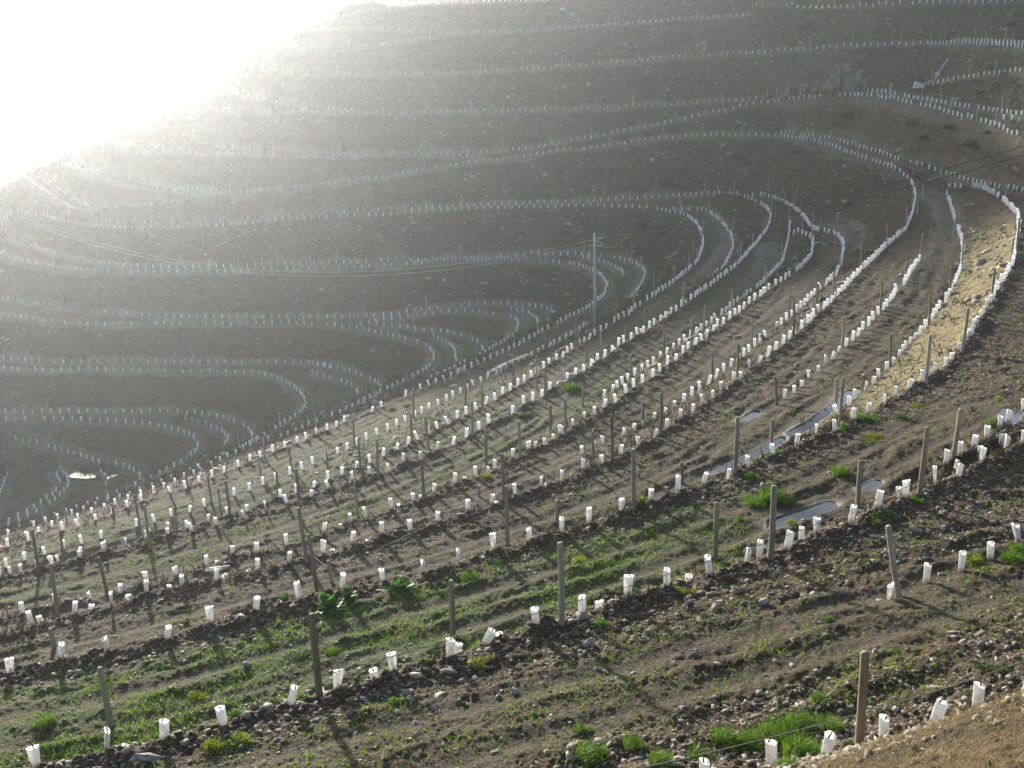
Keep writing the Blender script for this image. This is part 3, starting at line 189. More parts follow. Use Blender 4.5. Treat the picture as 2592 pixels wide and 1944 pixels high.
FEET=[
('F2',[(14.51,29.03,-11.4),(13.69,28.43,-11.42),(12.89,27.82,-11.46),(12.08,27.22,-11.51),(11.29,26.61,-11.55),(10.5,26.03,-11.61),(9.71,25.46,-11.65),(8.9,24.9,-11.68),(8.09,24.35,-11.73),(7.28,23.83,-11.79),(6.45,23.33,-11.84),(5.62,22.85,-11.91),(4.77,22.39,-11.97),(3.89,21.94,-12.02),(2.99,21.47,-12.08),(2.1,21.0,-12.15),(1.22,20.54,-12.2),(0.34,20.08,-12.25),(-0.56,19.62,-12.29),(-1.46,19.15,-12.34),(-2.36,18.67,-12.43),(-3.23,18.2,-12.5),(-4.1,17.75,-12.56),(-4.97,17.32,-12.63),(-5.85,16.9,-12.69),(-6.71,16.53,-12.72),(-7.59,16.19,-12.78),(-8.49,15.87,-12.85),(-9.43,15.57,-12.93)]),
('F3',[(12.27,36.81,-13.86),(11.59,36.1,-13.89),(10.9,35.4,-13.92),(10.22,34.72,-13.95),(9.54,34.09,-13.97),(8.83,33.49,-14.01),(8.06,32.88,-14.04),(7.27,32.26,-14.08),(6.47,31.62,-14.12),(5.72,31.0,-14.16),(5.0,30.46,-14.19),(4.24,29.96,-14.23),(3.42,29.46,-14.28),(2.57,28.96,-14.34),(1.73,28.47,-14.38),(0.89,28.02,-14.43),(0.03,27.58,-14.49),(-0.86,27.14,-14.54),(-1.74,26.72,-14.59),(-2.58,26.34,-14.66),(-3.45,26.0,-14.73),(-4.41,25.64,-14.79),(-5.38,25.24,-14.83),(-6.3,24.85,-14.9),(-7.23,24.45,-14.97),(-8.15,24.05,-15.04),(-9.02,23.68,-15.12),(-9.86,23.36,-15.19),(-10.75,23.09,-15.25),(-11.7,22.82,-15.34),(-12.65,22.55,-15.4),(-13.62,22.29,-15.42),(-14.59,22.02,-15.42),(-15.56,21.76,-15.42),(-16.53,21.49,-15.42),(-17.49,21.23,-15.42),(-18.46,20.96,-15.43),(-19.43,20.7,-15.43),(-20.4,20.43,-15.43),(-21.37,20.16,-15.43)]),
('F4',[(4.87,40.84,-16.13),(4.28,40.09,-16.15),(3.67,39.38,-16.18),(3.04,38.7,-16.2),(2.36,38.02,-16.23),(1.66,37.35,-16.26),(0.97,36.72,-16.29),(0.26,36.14,-16.32),(-0.5,35.59,-16.34),(-1.3,35.03,-16.38),(-2.09,34.5,-16.41),(-2.89,34.01,-16.44),(-3.72,33.55,-16.47),(-4.56,33.11,-16.52),(-5.44,32.67,-16.56),(-6.35,32.22,-16.59),(-7.22,31.78,-16.63),(-8.07,31.39,-16.67),(-8.96,31.03,-16.72),(-9.89,30.66,-16.77),(-10.83,30.27,-16.82),(-11.78,29.85,-16.87),(-12.71,29.43,-16.91),(-13.62,29.0,-16.95),(-14.54,28.56,-17.01),(-15.45,28.11,-17.06),(-16.35,27.65,-17.08),(-17.24,27.21,-17.08),(-18.13,26.76,-17.08),(-19.03,26.31,-17.08),(-19.92,25.87,-17.08),(-20.82,25.42,-17.08),(-21.72,24.97,-17.08),(-22.61,24.53,-17.08),(-23.51,24.08,-17.08)]),
('F5',[(3.86,50.45,-17.88),(3.34,49.59,-17.89),(2.83,48.75,-17.9),(2.3,47.92,-17.91),(1.76,47.09,-17.93),(1.22,46.27,-17.94),(0.68,45.49,-17.95),(0.11,44.75,-17.97),(-0.51,44.0,-17.98),(-1.16,43.24,-17.99),(-1.79,42.49,-18.01),(-2.44,41.77,-18.03),(-3.11,41.06,-18.04),(-3.79,40.35,-18.07),(-4.47,39.66,-18.09),(-5.16,39.0,-18.12),(-5.86,38.4,-18.15),(-6.6,37.82,-18.19),(-7.4,37.19,-18.24),(-8.14,36.57,-18.28),(-8.82,36.07,-18.31),(-9.54,35.66,-18.34),(-10.41,35.2,-18.38),(-11.31,34.62,-18.45),(-12.07,34.07,-18.51),(-12.82,33.59,-18.54),(-13.61,33.14,-18.59),(-14.43,32.74,-18.65),(-15.32,32.35,-18.7),(-16.26,31.94,-18.75),(-17.2,31.49,-18.8),(-18.1,31.05,-18.83),(-19.0,30.62,-18.83),(-19.9,30.18,-18.83),(-20.81,29.75,-18.83),(-21.71,29.31,-18.83),(-22.62,28.88,-18.83),(-23.52,28.44,-18.83),(-24.43,28.01,-18.83),(-25.33,27.57,-18.83)]),
('F6',[(13.52,80.46,-19.1),(13.09,79.56,-19.12),(12.67,78.68,-19.14),(12.22,77.81,-19.16),(11.76,76.92,-19.19),(11.29,76.04,-19.21),(10.83,75.16,-19.23),(10.36,74.29,-19.26),(9.88,73.41,-19.29),(9.4,72.53,-19.31),(8.92,71.63,-19.34),(8.45,70.73,-19.37),(8.01,69.86,-19.39),(7.54,69.04,-19.43),(7.04,68.21,-19.46),(6.5,67.35,-19.49),(5.98,66.43,-19.52),(5.49,65.51,-19.55),(5.05,64.61,-19.58),(4.6,63.73,-19.62),(4.15,62.86,-19.65),(3.68,61.99,-19.69),(3.2,61.14,-19.72),(2.7,60.3,-19.75),(2.19,59.46,-19.77),(1.66,58.6,-19.8),(1.14,57.74,-19.84),(0.62,56.9,-19.87),(0.1,56.05,-19.91),(-0.42,55.17,-19.93),(-0.92,54.33,-19.96),(-1.43,53.52,-19.99),(-1.98,52.71,-20.02),(-2.54,51.87,-20.04),(-3.1,51.02,-20.07),(-3.63,50.2,-20.1),(-4.18,49.4,-20.14),(-4.74,48.62,-20.17),(-5.3,47.89,-20.21),(-5.89,47.24,-20.24),(-6.53,46.62,-20.27),(-7.25,46.01,-20.3),(-8.01,45.36,-20.34),(-8.76,44.69,-20.39),(-9.49,44.05,-20.44),(-10.23,43.45,-20.48),(-10.99,42.87,-20.52),(-11.77,42.31,-20.57),(-12.55,41.8,-20.63),(-13.34,41.35,-20.67),(-14.21,40.92,-20.73),(-15.12,40.45,-20.8),(-16.02,39.95,-20.87),(-16.87,39.47,-20.93),(-17.72,39.02,-20.99),(-18.58,38.59,-21.07),(-19.47,38.18,-21.14),(-20.37,37.78,-21.2),(-21.28,37.38,-21.22),(-22.2,36.98,-21.22),(-23.11,36.58,-21.22),(-24.03,36.18,-21.22),(-24.95,35.78,-21.22),(-25.87,35.38,-21.22),(-26.79,34.99,-21.22),(-27.71,34.59,-21.22),(-28.63,34.19,-21.22)]),
('F7',[(-9.03,52.7,-23.99),(-9.68,51.96,-24.05),(-10.33,51.23,-24.09),(-10.98,50.54,-24.11),(-11.65,49.89,-24.13),(-12.37,49.24,-24.15),(-13.11,48.59,-24.22),(-13.82,47.99,-24.33),(-14.56,47.44,-24.38),(-15.34,46.93,-24.44),(-16.15,46.44,-24.5),(-16.99,45.96,-24.55),(-17.86,45.48,-24.61),(-18.72,45.01,-24.68),(-19.59,44.56,-24.74),(-20.48,44.11,-24.78),(-21.38,43.64,-24.86),(-22.28,43.17,-24.91),(-23.16,42.68,-24.93),(-24.04,42.2,-24.94),(-24.92,41.72,-24.94),(-25.8,41.24,-24.94),(-26.67,40.75,-24.94),(-27.55,40.27,-24.94),(-28.43,39.79,-24.94),(-29.3,39.31,-24.94),(-30.18,38.82,-24.94),(-31.05,38.34,-24.94)]),
]
GUIDES=[
[(-4.0,1.5,-2.6),(0.0,2.8,-2.4),(4.0,2.5,-2.0),(8.0,5.0,-1.9)],
[(-4.0,3.4,-4.4),(0.0,4.6,-4.0),(5.0,5.0,-3.6),(9.0,8.0,-3.4)],
[(-24.0,216.0,8.5),(10.0,212.0,13.0),(45.0,190.0,14.0),(80.0,150.0,14.0),(110.0,120.0,14.0)],
[(-34.0,250.0,10.0),(-10.0,258.0,18.0),(20.0,262.0,32.0),(60.0,240.0,36.0),(110.0,190.0,36.0),(150.0,150.0,36.0)],
[(-62.0,430.0,38.0),(0.0,420.0,90.0),(120.0,380.0,90.0),(250.0,300.0,90.0)],
[(-41.0,208.0,3.06),(-42.46,202.0,2.53),(-44.86,189.0,-0.55),(-45.86,187.0,-4.22),(-50.86,181.0,-7.19),(-67.65,172.0,-14.52),(-74.94,169.0,-17.39),(-80.31,169.0,-19.92),(-87.76,153.37,-23.6)],
[(-49.64,217.0,-0.84),(-51.21,211.0,-1.37),(-53.85,198.0,-4.45),(-54.92,196.0,-8.12),(-60.24,190.0,-11.09),(-78.03,181.0,-18.42),(-85.78,178.0,-21.29),(-91.43,178.0,-23.82),(-99.74,162.37,-27.5)],
[(-65.3,237.0,-8.34),(-67.12,231.0,-8.87),(-70.28,218.0,-11.95),(-71.51,216.0,-15.62),(-77.53,210.0,-18.59),(-97.55,201.0,-25.92),(-106.29,198.0,-28.79),(-112.58,198.0,-31.32),(-122.79,182.37,-35.0)],
[(-85.0,430.0,24.0),(-120.0,420.0,7.0),(-150.0,410.0,-9.0),(-180.0,400.0,-15.0),(-260.0,350.0,-14.0)],
[(-75.0,330.0,-14.0),(-130.0,300.0,-34.0),(-180.0,260.0,-36.0)],
[(-110.0,200.0,-40.0),(-120.0,140.0,-44.0)],
[(-49.0,84.0,-40.2),(-62.0,78.0,-41.0),(-92.0,70.0,-43.0)],
]
ROADS=[([(-55.11,103.93,-39.6),(-52.25,101.25,-39.6),(-49.67,98.69,-39.6),(-47.19,95.84,-39.6),(-45.4,92.76,-39.6),(-45.13,89.15,-39.6),(-46.12,86.11,-39.6)],4.0)]
POSTS=[(5.03,12.93,1.56,-0.05),(6.78,29.63,1.79,-0.025),(9.66,36.6,1.22,-0.028),(5.07,23.69,1.49,-0.033),(5.71,20.95,1.77,-0.036),(9.39,26.2,1.35,-0.038),(10.01,23.78,1.81,-0.004),(12.7,28.21,1.55,0.015),(7.69,18.64,1.56,-0.226),(-1.34,20.87,1.39,-0.007),(0.99,18.48,1.81,-0.031),(-8.14,18.27,1.38,-0.063),(-3.46,16.32,1.73,-0.023),(-12.76,25.68,0.63,-0.038),(-14.7,30.2,1.83,-0.018),(-14.9,34.52,1.44,-0.078),(-18.43,36.79,1.88,-0.007),(-14.67,38.58,1.9,-0.01),(-20.59,52.96,1.66,-0.045),(-17.09,54.92,1.7,-0.042),(-16.03,53.09,1.66,-0.019),(-13.57,46.26,1.84,-0.019),(-15.29,59.29,1.41,-0.061),(-16.02,63.43,1.49,0.004),(-13.48,59.71,1.51,-0.061),(-8.85,40.14,2.3,-0.016),(-6.52,30.17,1.92,-0.079),(-5.67,27.4,2.0,-0.088),(-10.61,36.86,1.34,-0.518),(-5.42,28.34,0.77,-0.098),(-7.71,33.98,0.48,-0.165),(-10.5,55.73,1.7,-0.05),(-20.21,42.8,1.53,0.015),(-20.01,59.88,1.43,-0.039),(-13.36,55.24,1.42,0.006),(-19.21,55.12,1.05,-0.321),(-22.99,55.57,0.97,-0.069),(-37.29,80.9,0.99,-0.397),(-0.13,29.76,2.06,-0.022),(-0.28,33.83,1.79,-0.042),(1.46,31.36,0.79,-0.013),(-1.29,38.27,0.49,-0.052),(3.8,37.13,1.8,-0.045),(3.46,41.93,1.09,-0.023),(3.47,27.45,1.79,-0.035),(5.94,34.07,0.81,-0.049),(-8.03,51.56,1.74,-0.003),(-6.16,44.88,1.82,-0.0),(-9.97,62.19,1.86,-0.007),(-5.6,54.89,1.64,0.003),(-4.52,53.22,1.6,-0.028),(-6.7,67.72,2.1,-0.022),(-2.0,49.93,1.81,-0.01),(-1.79,60.24,1.57,-0.021),(-1.18,45.12,1.55,-0.015),(0.36,42.67,1.67,-0.042),(2.47,45.21,1.79,-0.035),(1.92,49.4,1.38,-0.011),(3.74,52.54,1.11,-0.02),(6.1,46.0,1.29,-0.038),(5.97,39.62,1.79,-0.026),(-3.49,38.32,1.71,-0.046),(-6.34,39.63,1.68,-0.049),(-3.0,64.35,1.67,0.013),(12.41,38.16,1.46,-0.032),(12.39,37.39,1.83,-0.015),(11.05,41.55,1.28,-0.126),(15.54,37.64,1.8,-0.023),(16.74,44.55,1.55,-0.087),(21.23,51.9,1.61,-0.071),(18.44,41.43,1.94,-0.0),(23.52,50.37,1.69,-0.026),(25.47,59.86,1.59,-0.069),(29.09,66.99,2.3,-0.08),(28.84,60.04,1.43,-0.019),(29.98,61.86,2.3,-0.059),(24.5,64.38,1.7,-0.028),(28.43,72.51,1.83,0.029),(20.46,56.88,1.7,-0.03),(16.38,50.24,1.45,-0.042),(19.28,61.64,1.74,-0.066),(14.83,53.47,1.79,-0.081),(17.23,63.49,1.57,-0.079),(13.64,57.52,1.62,-0.069),(10.64,47.37,1.62,-0.042),(10.32,51.72,1.65,-0.057),(20.79,70.16,1.55,-0.087),(23.71,70.4,1.79,-0.071),(28.64,79.8,1.65,-0.072),(32.66,86.8,1.78,-0.077),(36.19,95.25,1.93,-0.115),(14.15,65.7,1.72,-0.074),(13.09,69.34,1.67,-0.024),(17.19,78.36,1.26,-0.046),(10.48,59.21,1.76,-0.041),(18.06,72.96,1.61,-0.086),(22.19,80.67,1.45,-0.098),(20.86,85.12,1.22,-0.073),(12.6,75.3,1.85,-0.019),(16.72,85.7,1.17,-0.058),(28.19,89.17,0.92,-0.066),(24.5,77.38,1.1,-0.094),(39.91,96.75,1.26,-0.125),(41.84,101.0,1.38,-0.126),(36.34,85.47,1.0,-0.065),(38.48,92.1,1.34,-0.076),(42.02,89.97,1.43,-0.141),(44.63,99.26,1.28,-0.137),(43.62,100.76,1.44,-0.132),(28.95,98.24,1.3,-0.088),(31.81,123.06,1.07,-0.078),(27.02,111.94,0.99,-0.073),(23.23,100.58,1.19,-0.069),(40.1,104.89,1.06,-0.116),(1.87,55.72,1.84,-0.019),(5.96,67.76,1.82,-0.025),(1.55,62.61,2.21,-0.007),(5.04,67.93,0.76,-0.021),(8.19,73.32,0.86,-0.007),(9.75,74.73,1.68,-0.038),(2.71,82.68,1.63,-0.01),(4.73,72.06,1.3,-0.019),(5.56,88.15,1.51,-0.018),(7.96,78.49,1.64,-0.03),(2.69,49.97,1.44,-0.015),(6.88,58.06,1.58,-0.034),(9.54,63.37,1.55,-0.044),(18.0,101.35,1.21,-0.016),(16.74,97.73,1.47,-0.051),(13.44,104.28,1.43,-0.016),(13.45,108.82,1.32,-0.036),(-12.52,56.5,1.25,0.026),(-5.13,58.58,0.97,0.025),(-3.22,74.29,1.26,0.012),(-4.44,80.02,1.41,-0.028),(-0.31,77.82,1.43,0.001),(0.1,67.68,1.09,-0.0),(2.29,91.98,1.29,-0.007),(-3.17,108.88,2.05,-0.016),(-8.58,112.57,1.76,-0.007)]
ROCKS=[(31.03,148.31,1.06),(31.8,147.13,0.63),(28.36,144.89,0.63),(38.68,139.06,0.44),(40.36,137.56,0.35),(46.32,108.03,0.28),(42.48,117.91,0.59),(27.62,139.71,0.36),(26.31,140.13,0.41),(28.67,141.9,0.51),(28.61,183.61,1.02),(53.47,158.04,0.77),(47.8,161.7,0.45),(48.4,162.42,0.56),(36.09,166.02,0.51),(35.95,161.21,0.57),(37.83,160.14,0.45),(31.13,162.14,0.57),(55.98,129.52,0.36),(66.77,147.05,0.61),(65.68,147.2,0.51),(53.54,155.1,0.48),(49.74,145.86,0.31),(33.3,171.31,0.43),(29.84,174.06,0.36),(57.02,136.32,0.48),(53.65,146.9,0.51),(26.18,151.89,0.39),(44.21,122.9,0.35),(0.23,180.21,0.81),(0.22,170.22,0.77),(-12.68,173.67,0.61),(-7.39,170.12,0.36),(10.35,189.27,0.92),(8.86,191.4,0.93),(17.78,175.58,0.98),(20.72,167.18,0.71),(22.68,165.84,0.66),(23.33,163.35,0.51),(22.89,162.41,0.64),(16.71,166.74,0.47),(11.73,167.86,0.71),(6.66,168.52,0.6),(2.87,179.74,0.5),(22.73,177.48,0.49),(7.21,134.55,0.59),(8.69,132.82,0.69),(-1.22,135.92,0.56),(4.57,147.28,0.53),(8.06,144.11,0.59),(-6.37,148.08,0.65),(-5.63,148.69,0.65),(-2.73,149.56,0.43),(0.57,133.42,0.35),(20.77,147.09,0.42),(10.84,148.97,0.43),(19.16,146.74,0.53),(-2.86,143.86,0.53),(-3.41,125.85,0.85),(1.02,126.71,0.57),(4.11,122.51,0.51),(5.15,123.42,0.65),(1.75,124.63,0.37),(6.46,118.27,0.5),(7.0,115.31,0.35),(2.26,121.31,0.27),(4.7,118.21,0.5),(-11.57,124.32,0.47),(-10.17,127.05,0.66),(-8.26,126.75,0.47),(-3.55,116.81,0.35),(-12.06,108.75,0.5),(-8.45,107.3,0.33),(-17.69,124.01,0.47),(-25.9,125.11,0.47),(-25.11,114.83,0.49),(-20.38,113.17,0.35),(-11.92,111.69,0.31),(-1.12,111.6,0.25),(4.6,147.27,0.53),(26.96,126.89,0.41),(25.65,115.34,0.42),(4.04,122.52,0.51),(5.17,123.56,0.52),(6.4,118.39,0.44),(0.95,126.86,0.47),(19.28,117.45,0.35),(-25.84,125.12,0.47),(-28.93,115.79,0.44),(-46.56,106.72,0.3),(-5.84,14.19,0.1),(-3.88,15.3,0.14),(-3.7,15.5,0.11),(-10.55,20.43,0.17),(-9.84,20.84,0.16),(-5.88,20.34,0.21),(-10.46,25.21,0.15),(-5.23,14.41,0.1),(-1.88,16.3,0.21),(-1.8,16.02,0.19),(-1.97,15.59,0.16),(-1.36,15.63,0.12),(1.46,17.67,0.24),(1.17,17.27,0.14),(1.36,17.31,0.13),(1.54,16.63,0.11),(1.68,16.51,0.11),(-0.78,16.2,0.14),(0.05,16.02,0.16),(-0.25,15.9,0.12),(-1.62,15.16,0.16),(-2.75,15.04,0.13),(-0.69,16.74,0.14),(0.95,14.71,0.1),(2.03,19.04,0.13),(-1.1,14.29,0.09),(-2.82,15.62,0.13),(5.05,18.78,0.25),(3.94,19.74,0.16),(3.54,19.09,0.14),(3.41,16.97,0.13),(9.17,21.63,0.21),(8.84,20.25,0.15),(9.8,21.78,0.19),(8.64,21.4,0.14),(6.84,18.17,0.13),(5.37,17.84,0.1),(5.38,17.56,0.12),(5.49,16.56,0.12),(6.25,13.82,0.08),(8.81,19.47,0.07),(5.65,20.51,0.12)]
WEEDS=[(-4.46,22.93,0.87,'dock'),(-6.63,27.34,0.45,'dock'),(-4.68,20.55,0.45,'herb_dark'),(-4.0,20.64,0.31,'grass'),(-6.63,19.15,0.49,'herb_yellow'),(-5.56,18.16,0.37,'herb_green'),(-4.54,15.0,0.41,'herb_yellow'),(-4.98,14.81,0.49,'herb_yellow'),(-7.64,17.44,0.33,'herb_yellow'),(-4.81,18.49,0.35,'herb_dark'),(-7.83,20.71,0.31,'herb_green'),(-9.22,26.3,0.39,'dock'),(-9.55,18.39,0.38,'grass'),(-14.9,38.71,0.5,'herb_yellow'),(-2.78,23.52,0.93,'dock'),(-4.12,23.47,0.58,'dock'),(-0.52,17.25,0.49,'herb_yellow'),(0.26,17.31,0.26,'herb_green'),(1.8,18.55,0.4,'herb_green'),(2.65,19.63,0.36,'herb_dark'),(1.75,24.49,0.6,'herb_yellow'),(2.54,24.07,0.35,'herb_green'),(-0.43,24.79,0.44,'herb_green'),(-1.06,23.98,0.43,'grass'),(-2.05,15.96,0.33,'herb_green'),(-0.83,15.72,0.19,'dock'),(3.54,19.93,0.26,'herb_yellow'),(3.76,25.81,0.33,'cushion'),(-1.61,17.25,0.2,'herb_green'),(0.7,23.07,0.23,'herb_dark'),(1.23,13.52,0.42,'grass'),(1.1,14.44,0.22,'grass'),(1.89,13.78,0.29,'grass'),(2.23,13.2,0.32,'grass'),(6.07,17.71,0.32,'herb_green'),(7.68,20.27,0.33,'herb_green'),(9.58,19.77,0.48,'herb_yellow'),(9.7,19.28,0.35,'herb_yellow'),(10.34,19.59,0.41,'grass'),(3.69,19.78,0.36,'herb_yellow'),(4.54,22.98,0.3,'herb_red'),(3.65,13.61,0.35,'grass'),(3.93,13.7,0.35,'grass'),(4.18,13.78,0.35,'grass'),(4.44,13.87,0.36,'grass'),(4.7,13.89,0.33,'grass'),(4.9,13.85,0.28,'grass'),(3.73,13.47,0.35,'grass'),(3.98,13.46,0.35,'grass'),(4.25,13.58,0.35,'grass'),(4.53,13.71,0.35,'grass'),(3.22,10.26,0.27,'grass'),(4.38,13.0,0.34,'grass'),(3.4,13.53,0.35,'grass'),(4.94,13.66,0.26,'grass'),(3.22,13.69,0.35,'grass'),(2.83,13.32,0.32,'grass'),(4.22,12.96,0.49,'grass'),(6.61,15.94,0.19,'herb_green'),(8.68,22.56,0.58,'herb_green'),(10.7,20.09,0.29,'grass'),(4.94,14.56,0.22,'grass'),(7.62,14.82,0.37,'herb_dark'),(7.77,14.56,0.37,'herb_dark'),(7.07,14.04,0.29,'herb_dark'),(3.74,8.81,0.17,'herb_green'),(4.87,13.01,0.2,'herb_green'),(14.12,34.44,0.59,'cushion'),(12.06,33.75,0.84,'herb_green'),(11.63,31.41,0.93,'cushion'),(11.15,32.98,0.67,'herb_green'),(7.22,29.29,0.51,'herb_green'),(8.44,31.07,0.39,'herb_green'),(6.87,27.1,0.61,'grass'),(7.4,27.18,0.74,'grass'),(7.52,26.97,0.52,'grass'),(9.69,28.67,0.5,'grass'),(13.11,33.08,0.62,'herb_dark'),(9.63,29.38,0.28,'herb_green'),(9.77,23.48,0.41,'herb_green'),(7.22,40.37,0.44,'cushion'),(14.85,30.56,0.71,'herb_green'),(16.35,33.37,0.52,'cushion'),(7.41,25.24,0.37,'herb_yellow'),(9.87,28.07,0.31,'herb_dark'),(6.19,25.95,0.42,'herb_green'),(-8.72,71.44,0.89,'cushion'),(-7.66,72.05,0.78,'herb_green'),(-5.04,76.74,1.06,'herb_green'),(-2.73,69.04,0.53,'cushion'),(3.38,57.11,0.88,'grass'),(3.68,55.44,0.6,'cushion'),(0.61,52.54,0.74,'herb_green'),(1.04,53.89,0.5,'herb_dark'),(0.57,42.78,0.4,'herb_yellow'),(-1.16,40.42,0.58,'herb_yellow'),(-5.39,64.69,0.5,'cushion'),(-8.62,71.52,0.89,'herb_green'),(0.77,52.55,0.74,'herb_dark'),(5.87,46.89,0.51,'herb_dark'),(6.64,47.75,0.67,'cushion'),(4.41,32.72,0.57,'herb_yellow'),(21.96,65.49,0.59,'cushion'),(19.46,57.2,0.52,'cushion'),(13.49,50.05,0.46,'herb_green')]
SHRUBS=[(41.29,132.35,2.08),(40.52,133.34,1.33),(44.22,118.69,1.53),(45.79,112.44,1.61),(46.69,105.41,1.06),(45.99,106.74,1.84),(44.32,115.2,1.32),(34.49,107.44,1.1),(51.59,119.14,1.01),(43.19,163.61,1.82),(44.01,164.41,1.37),(25.91,145.58,1.68),(30.02,139.96,1.82),(35.46,133.3,1.15),(30.85,138.19,1.4),(23.43,142.38,1.86),(32.0,136.21,1.38),(65.18,143.53,1.4),(49.62,150.81,1.06),(-1.92,136.05,1.2),(16.36,130.24,1.72),(18.31,126.3,1.49),(11.56,146.74,1.7),(14.04,145.94,1.69),(21.08,141.6,1.85),(4.54,145.96,1.27),(24.39,175.96,1.23),(15.77,178.14,1.24),(-17.39,148.04,0.86),(-15.85,147.74,0.86),(-10.43,125.22,1.31),(-9.82,127.52,1.14),(-5.63,127.52,1.14),(6.89,131.5,1.56),(5.36,132.24,1.17),(-18.82,112.57,1.37),(-11.49,109.81,1.0),(-15.24,126.46,1.13),(16.51,130.56,1.73),(18.63,125.1,1.66),(6.5,133.49,1.18),(21.69,117.72,0.87),(9.68,134.25,1.18),(-27.58,101.07,1.1),(-35.85,89.7,0.85)]
PUDDLES=[([(14.03,41.18),(13.29,40.19),(12.59,39.25),(11.94,38.53),(11.36,38.01),(10.75,37.66)],0.27),([(10.2,37.29),(9.32,36.47),(8.49,35.75),(7.83,35.26),(7.32,34.93)],0.24),([(10.04,40.87),(9.37,40.26)],0.2),([(8.76,26.53),(8.16,26.19),(7.59,25.9),(7.11,25.63)],0.28),([(10.43,27.78),(9.99,27.48)],0.2),([(15.91,31.46),(15.41,30.65)],0.3),([(1.45,83.19),(0.18,81.79),(-0.81,80.28),(-1.64,78.79)],0.22),([(-41.29,93.03),(-40.17,92.63),(-39.12,92.95),(-37.85,92.17)],0.8),([(10.27,102.63),(8.79,92.46)],0.5)]
SPECIAL={'utility_pole': (6.87,84.71,-21.66),'slab': (-5.99,14.54,-10.98),'slab_post': (6.17,23.64,-11.9),'fallen': (-9.95,33.05,-17.08),'outcrop': (42.32,139.14,-4.93),'outcrop2': (38.2,147.49,-5.63),'outcrop3': (39.82,145.09,-5.24),'outlet': (49.63,132.51,-4.15),'pipe_end': (54.73,137.85,-1.05),'slate_face': (23.05,161.79,-6.51),'outcrop4': (29.13,168.94,0.29)}
# ------------------------------------------------------------------ terrain
TH0,TH1=math.radians(-50),math.radians(50)
R0,R1=2.6,460.0
def solve(lines, nth, nr, iters=(400,300,200,160)):
    """lines: list of (n,3) arrays; harmonic height field on a (theta, log r) grid through the lines"""
    dens=[]
    for w in lines:
        seg=np.linalg.norm(np.diff(w[:,:2],axis=0),axis=1); L=np.r_[0,np.cumsum(seg)]
        r=np.hypot(w[:,0],w[:,1]); step=max(.03,.002*r.min()); n=max(2,int(L[-1]/step))
        s=np.linspace(0,L[-1],n); dens.append(np.stack([np.interp(s,L,w[:,i]) for i in range(3)],1))
    P=np.concatenate(dens)
    th=np.arctan2(P[:,0],P[:,1]); lr=np.log(np.hypot(P[:,0],P[:,1]))
    ok=(th>TH0)&(th<TH1)&(lr>math.log(R0))&(lr<math.log(R1)); P=P[ok];th=th[ok];lr=lr[ok]
    u=(th-TH0)/(TH1-TH0); v=(lr-math.log(R0))/math.log(R1/R0)
    Zc=None
    for lev,it in zip((8,4,2,1),iters):
        a,b=nth//lev,nr//lev
        i=np.clip(np.rint(v*(b-1)).astype(int),0,b-1); j=np.clip(np.rint(u*(a-1)).astype(int),0,a-1)
        S=np.zeros((b,a));N=np.zeros((b,a)); np.add.at(S,(i,j),P[:,2]); np.add.at(N,(i,j),1)
        fix=N>0; val=np.where(fix,S/np.maximum(N,1),0)
        if Zc is None: Z=np.full((b,a),val[fix].mean())
        else: Z=resize(Zc,b,a)
        Z=np.where(fix,val,Z)
        dt=(TH1-TH0)/(a-1); dr=math.log(R1/R0)/(b-1); wt,wr=1/dt**2,1/dr**2; den=2*(wt+wr)
        ii,jj=np.indices((b,a)); red=((ii+jj)%2==0)&~fix; blk=((ii+jj)%2==1)&~fix; om=1.9
        for k in range(it):
            for m in (red,blk):
                Q=np.pad(Z,1,mode='edge')
                Y=(wt*(Q[1:-1,:-2]+Q[1:-1,2:])+wr*(Q[:-2,1:-1]+Q[2:,1:-1]))/den
                Z=np.where(m,Z+om*(Y-Z),Z)
        Zc=Z
    return Zc
def resize(Z,b,a):
    h,w=Z.shape
    y=np.linspace(0,h-1,b);x=np.linspace(0,w-1,a)
    y0=np.minimum(y.astype(int),h-2);x0=np.minimum(x.astype(int),w-2);fy=(y-y0)[:,None];fx=(x-x0)[None]
    A=Z[y0][:,x0];B=Z[y0][:,x0+1];C=Z[y0+1][:,x0];D=Z[y0+1][:,x0+1]
    return (A*(1-fx)+B*fx)*(1-fy)+(C*(1-fx)+D*fx)*fy

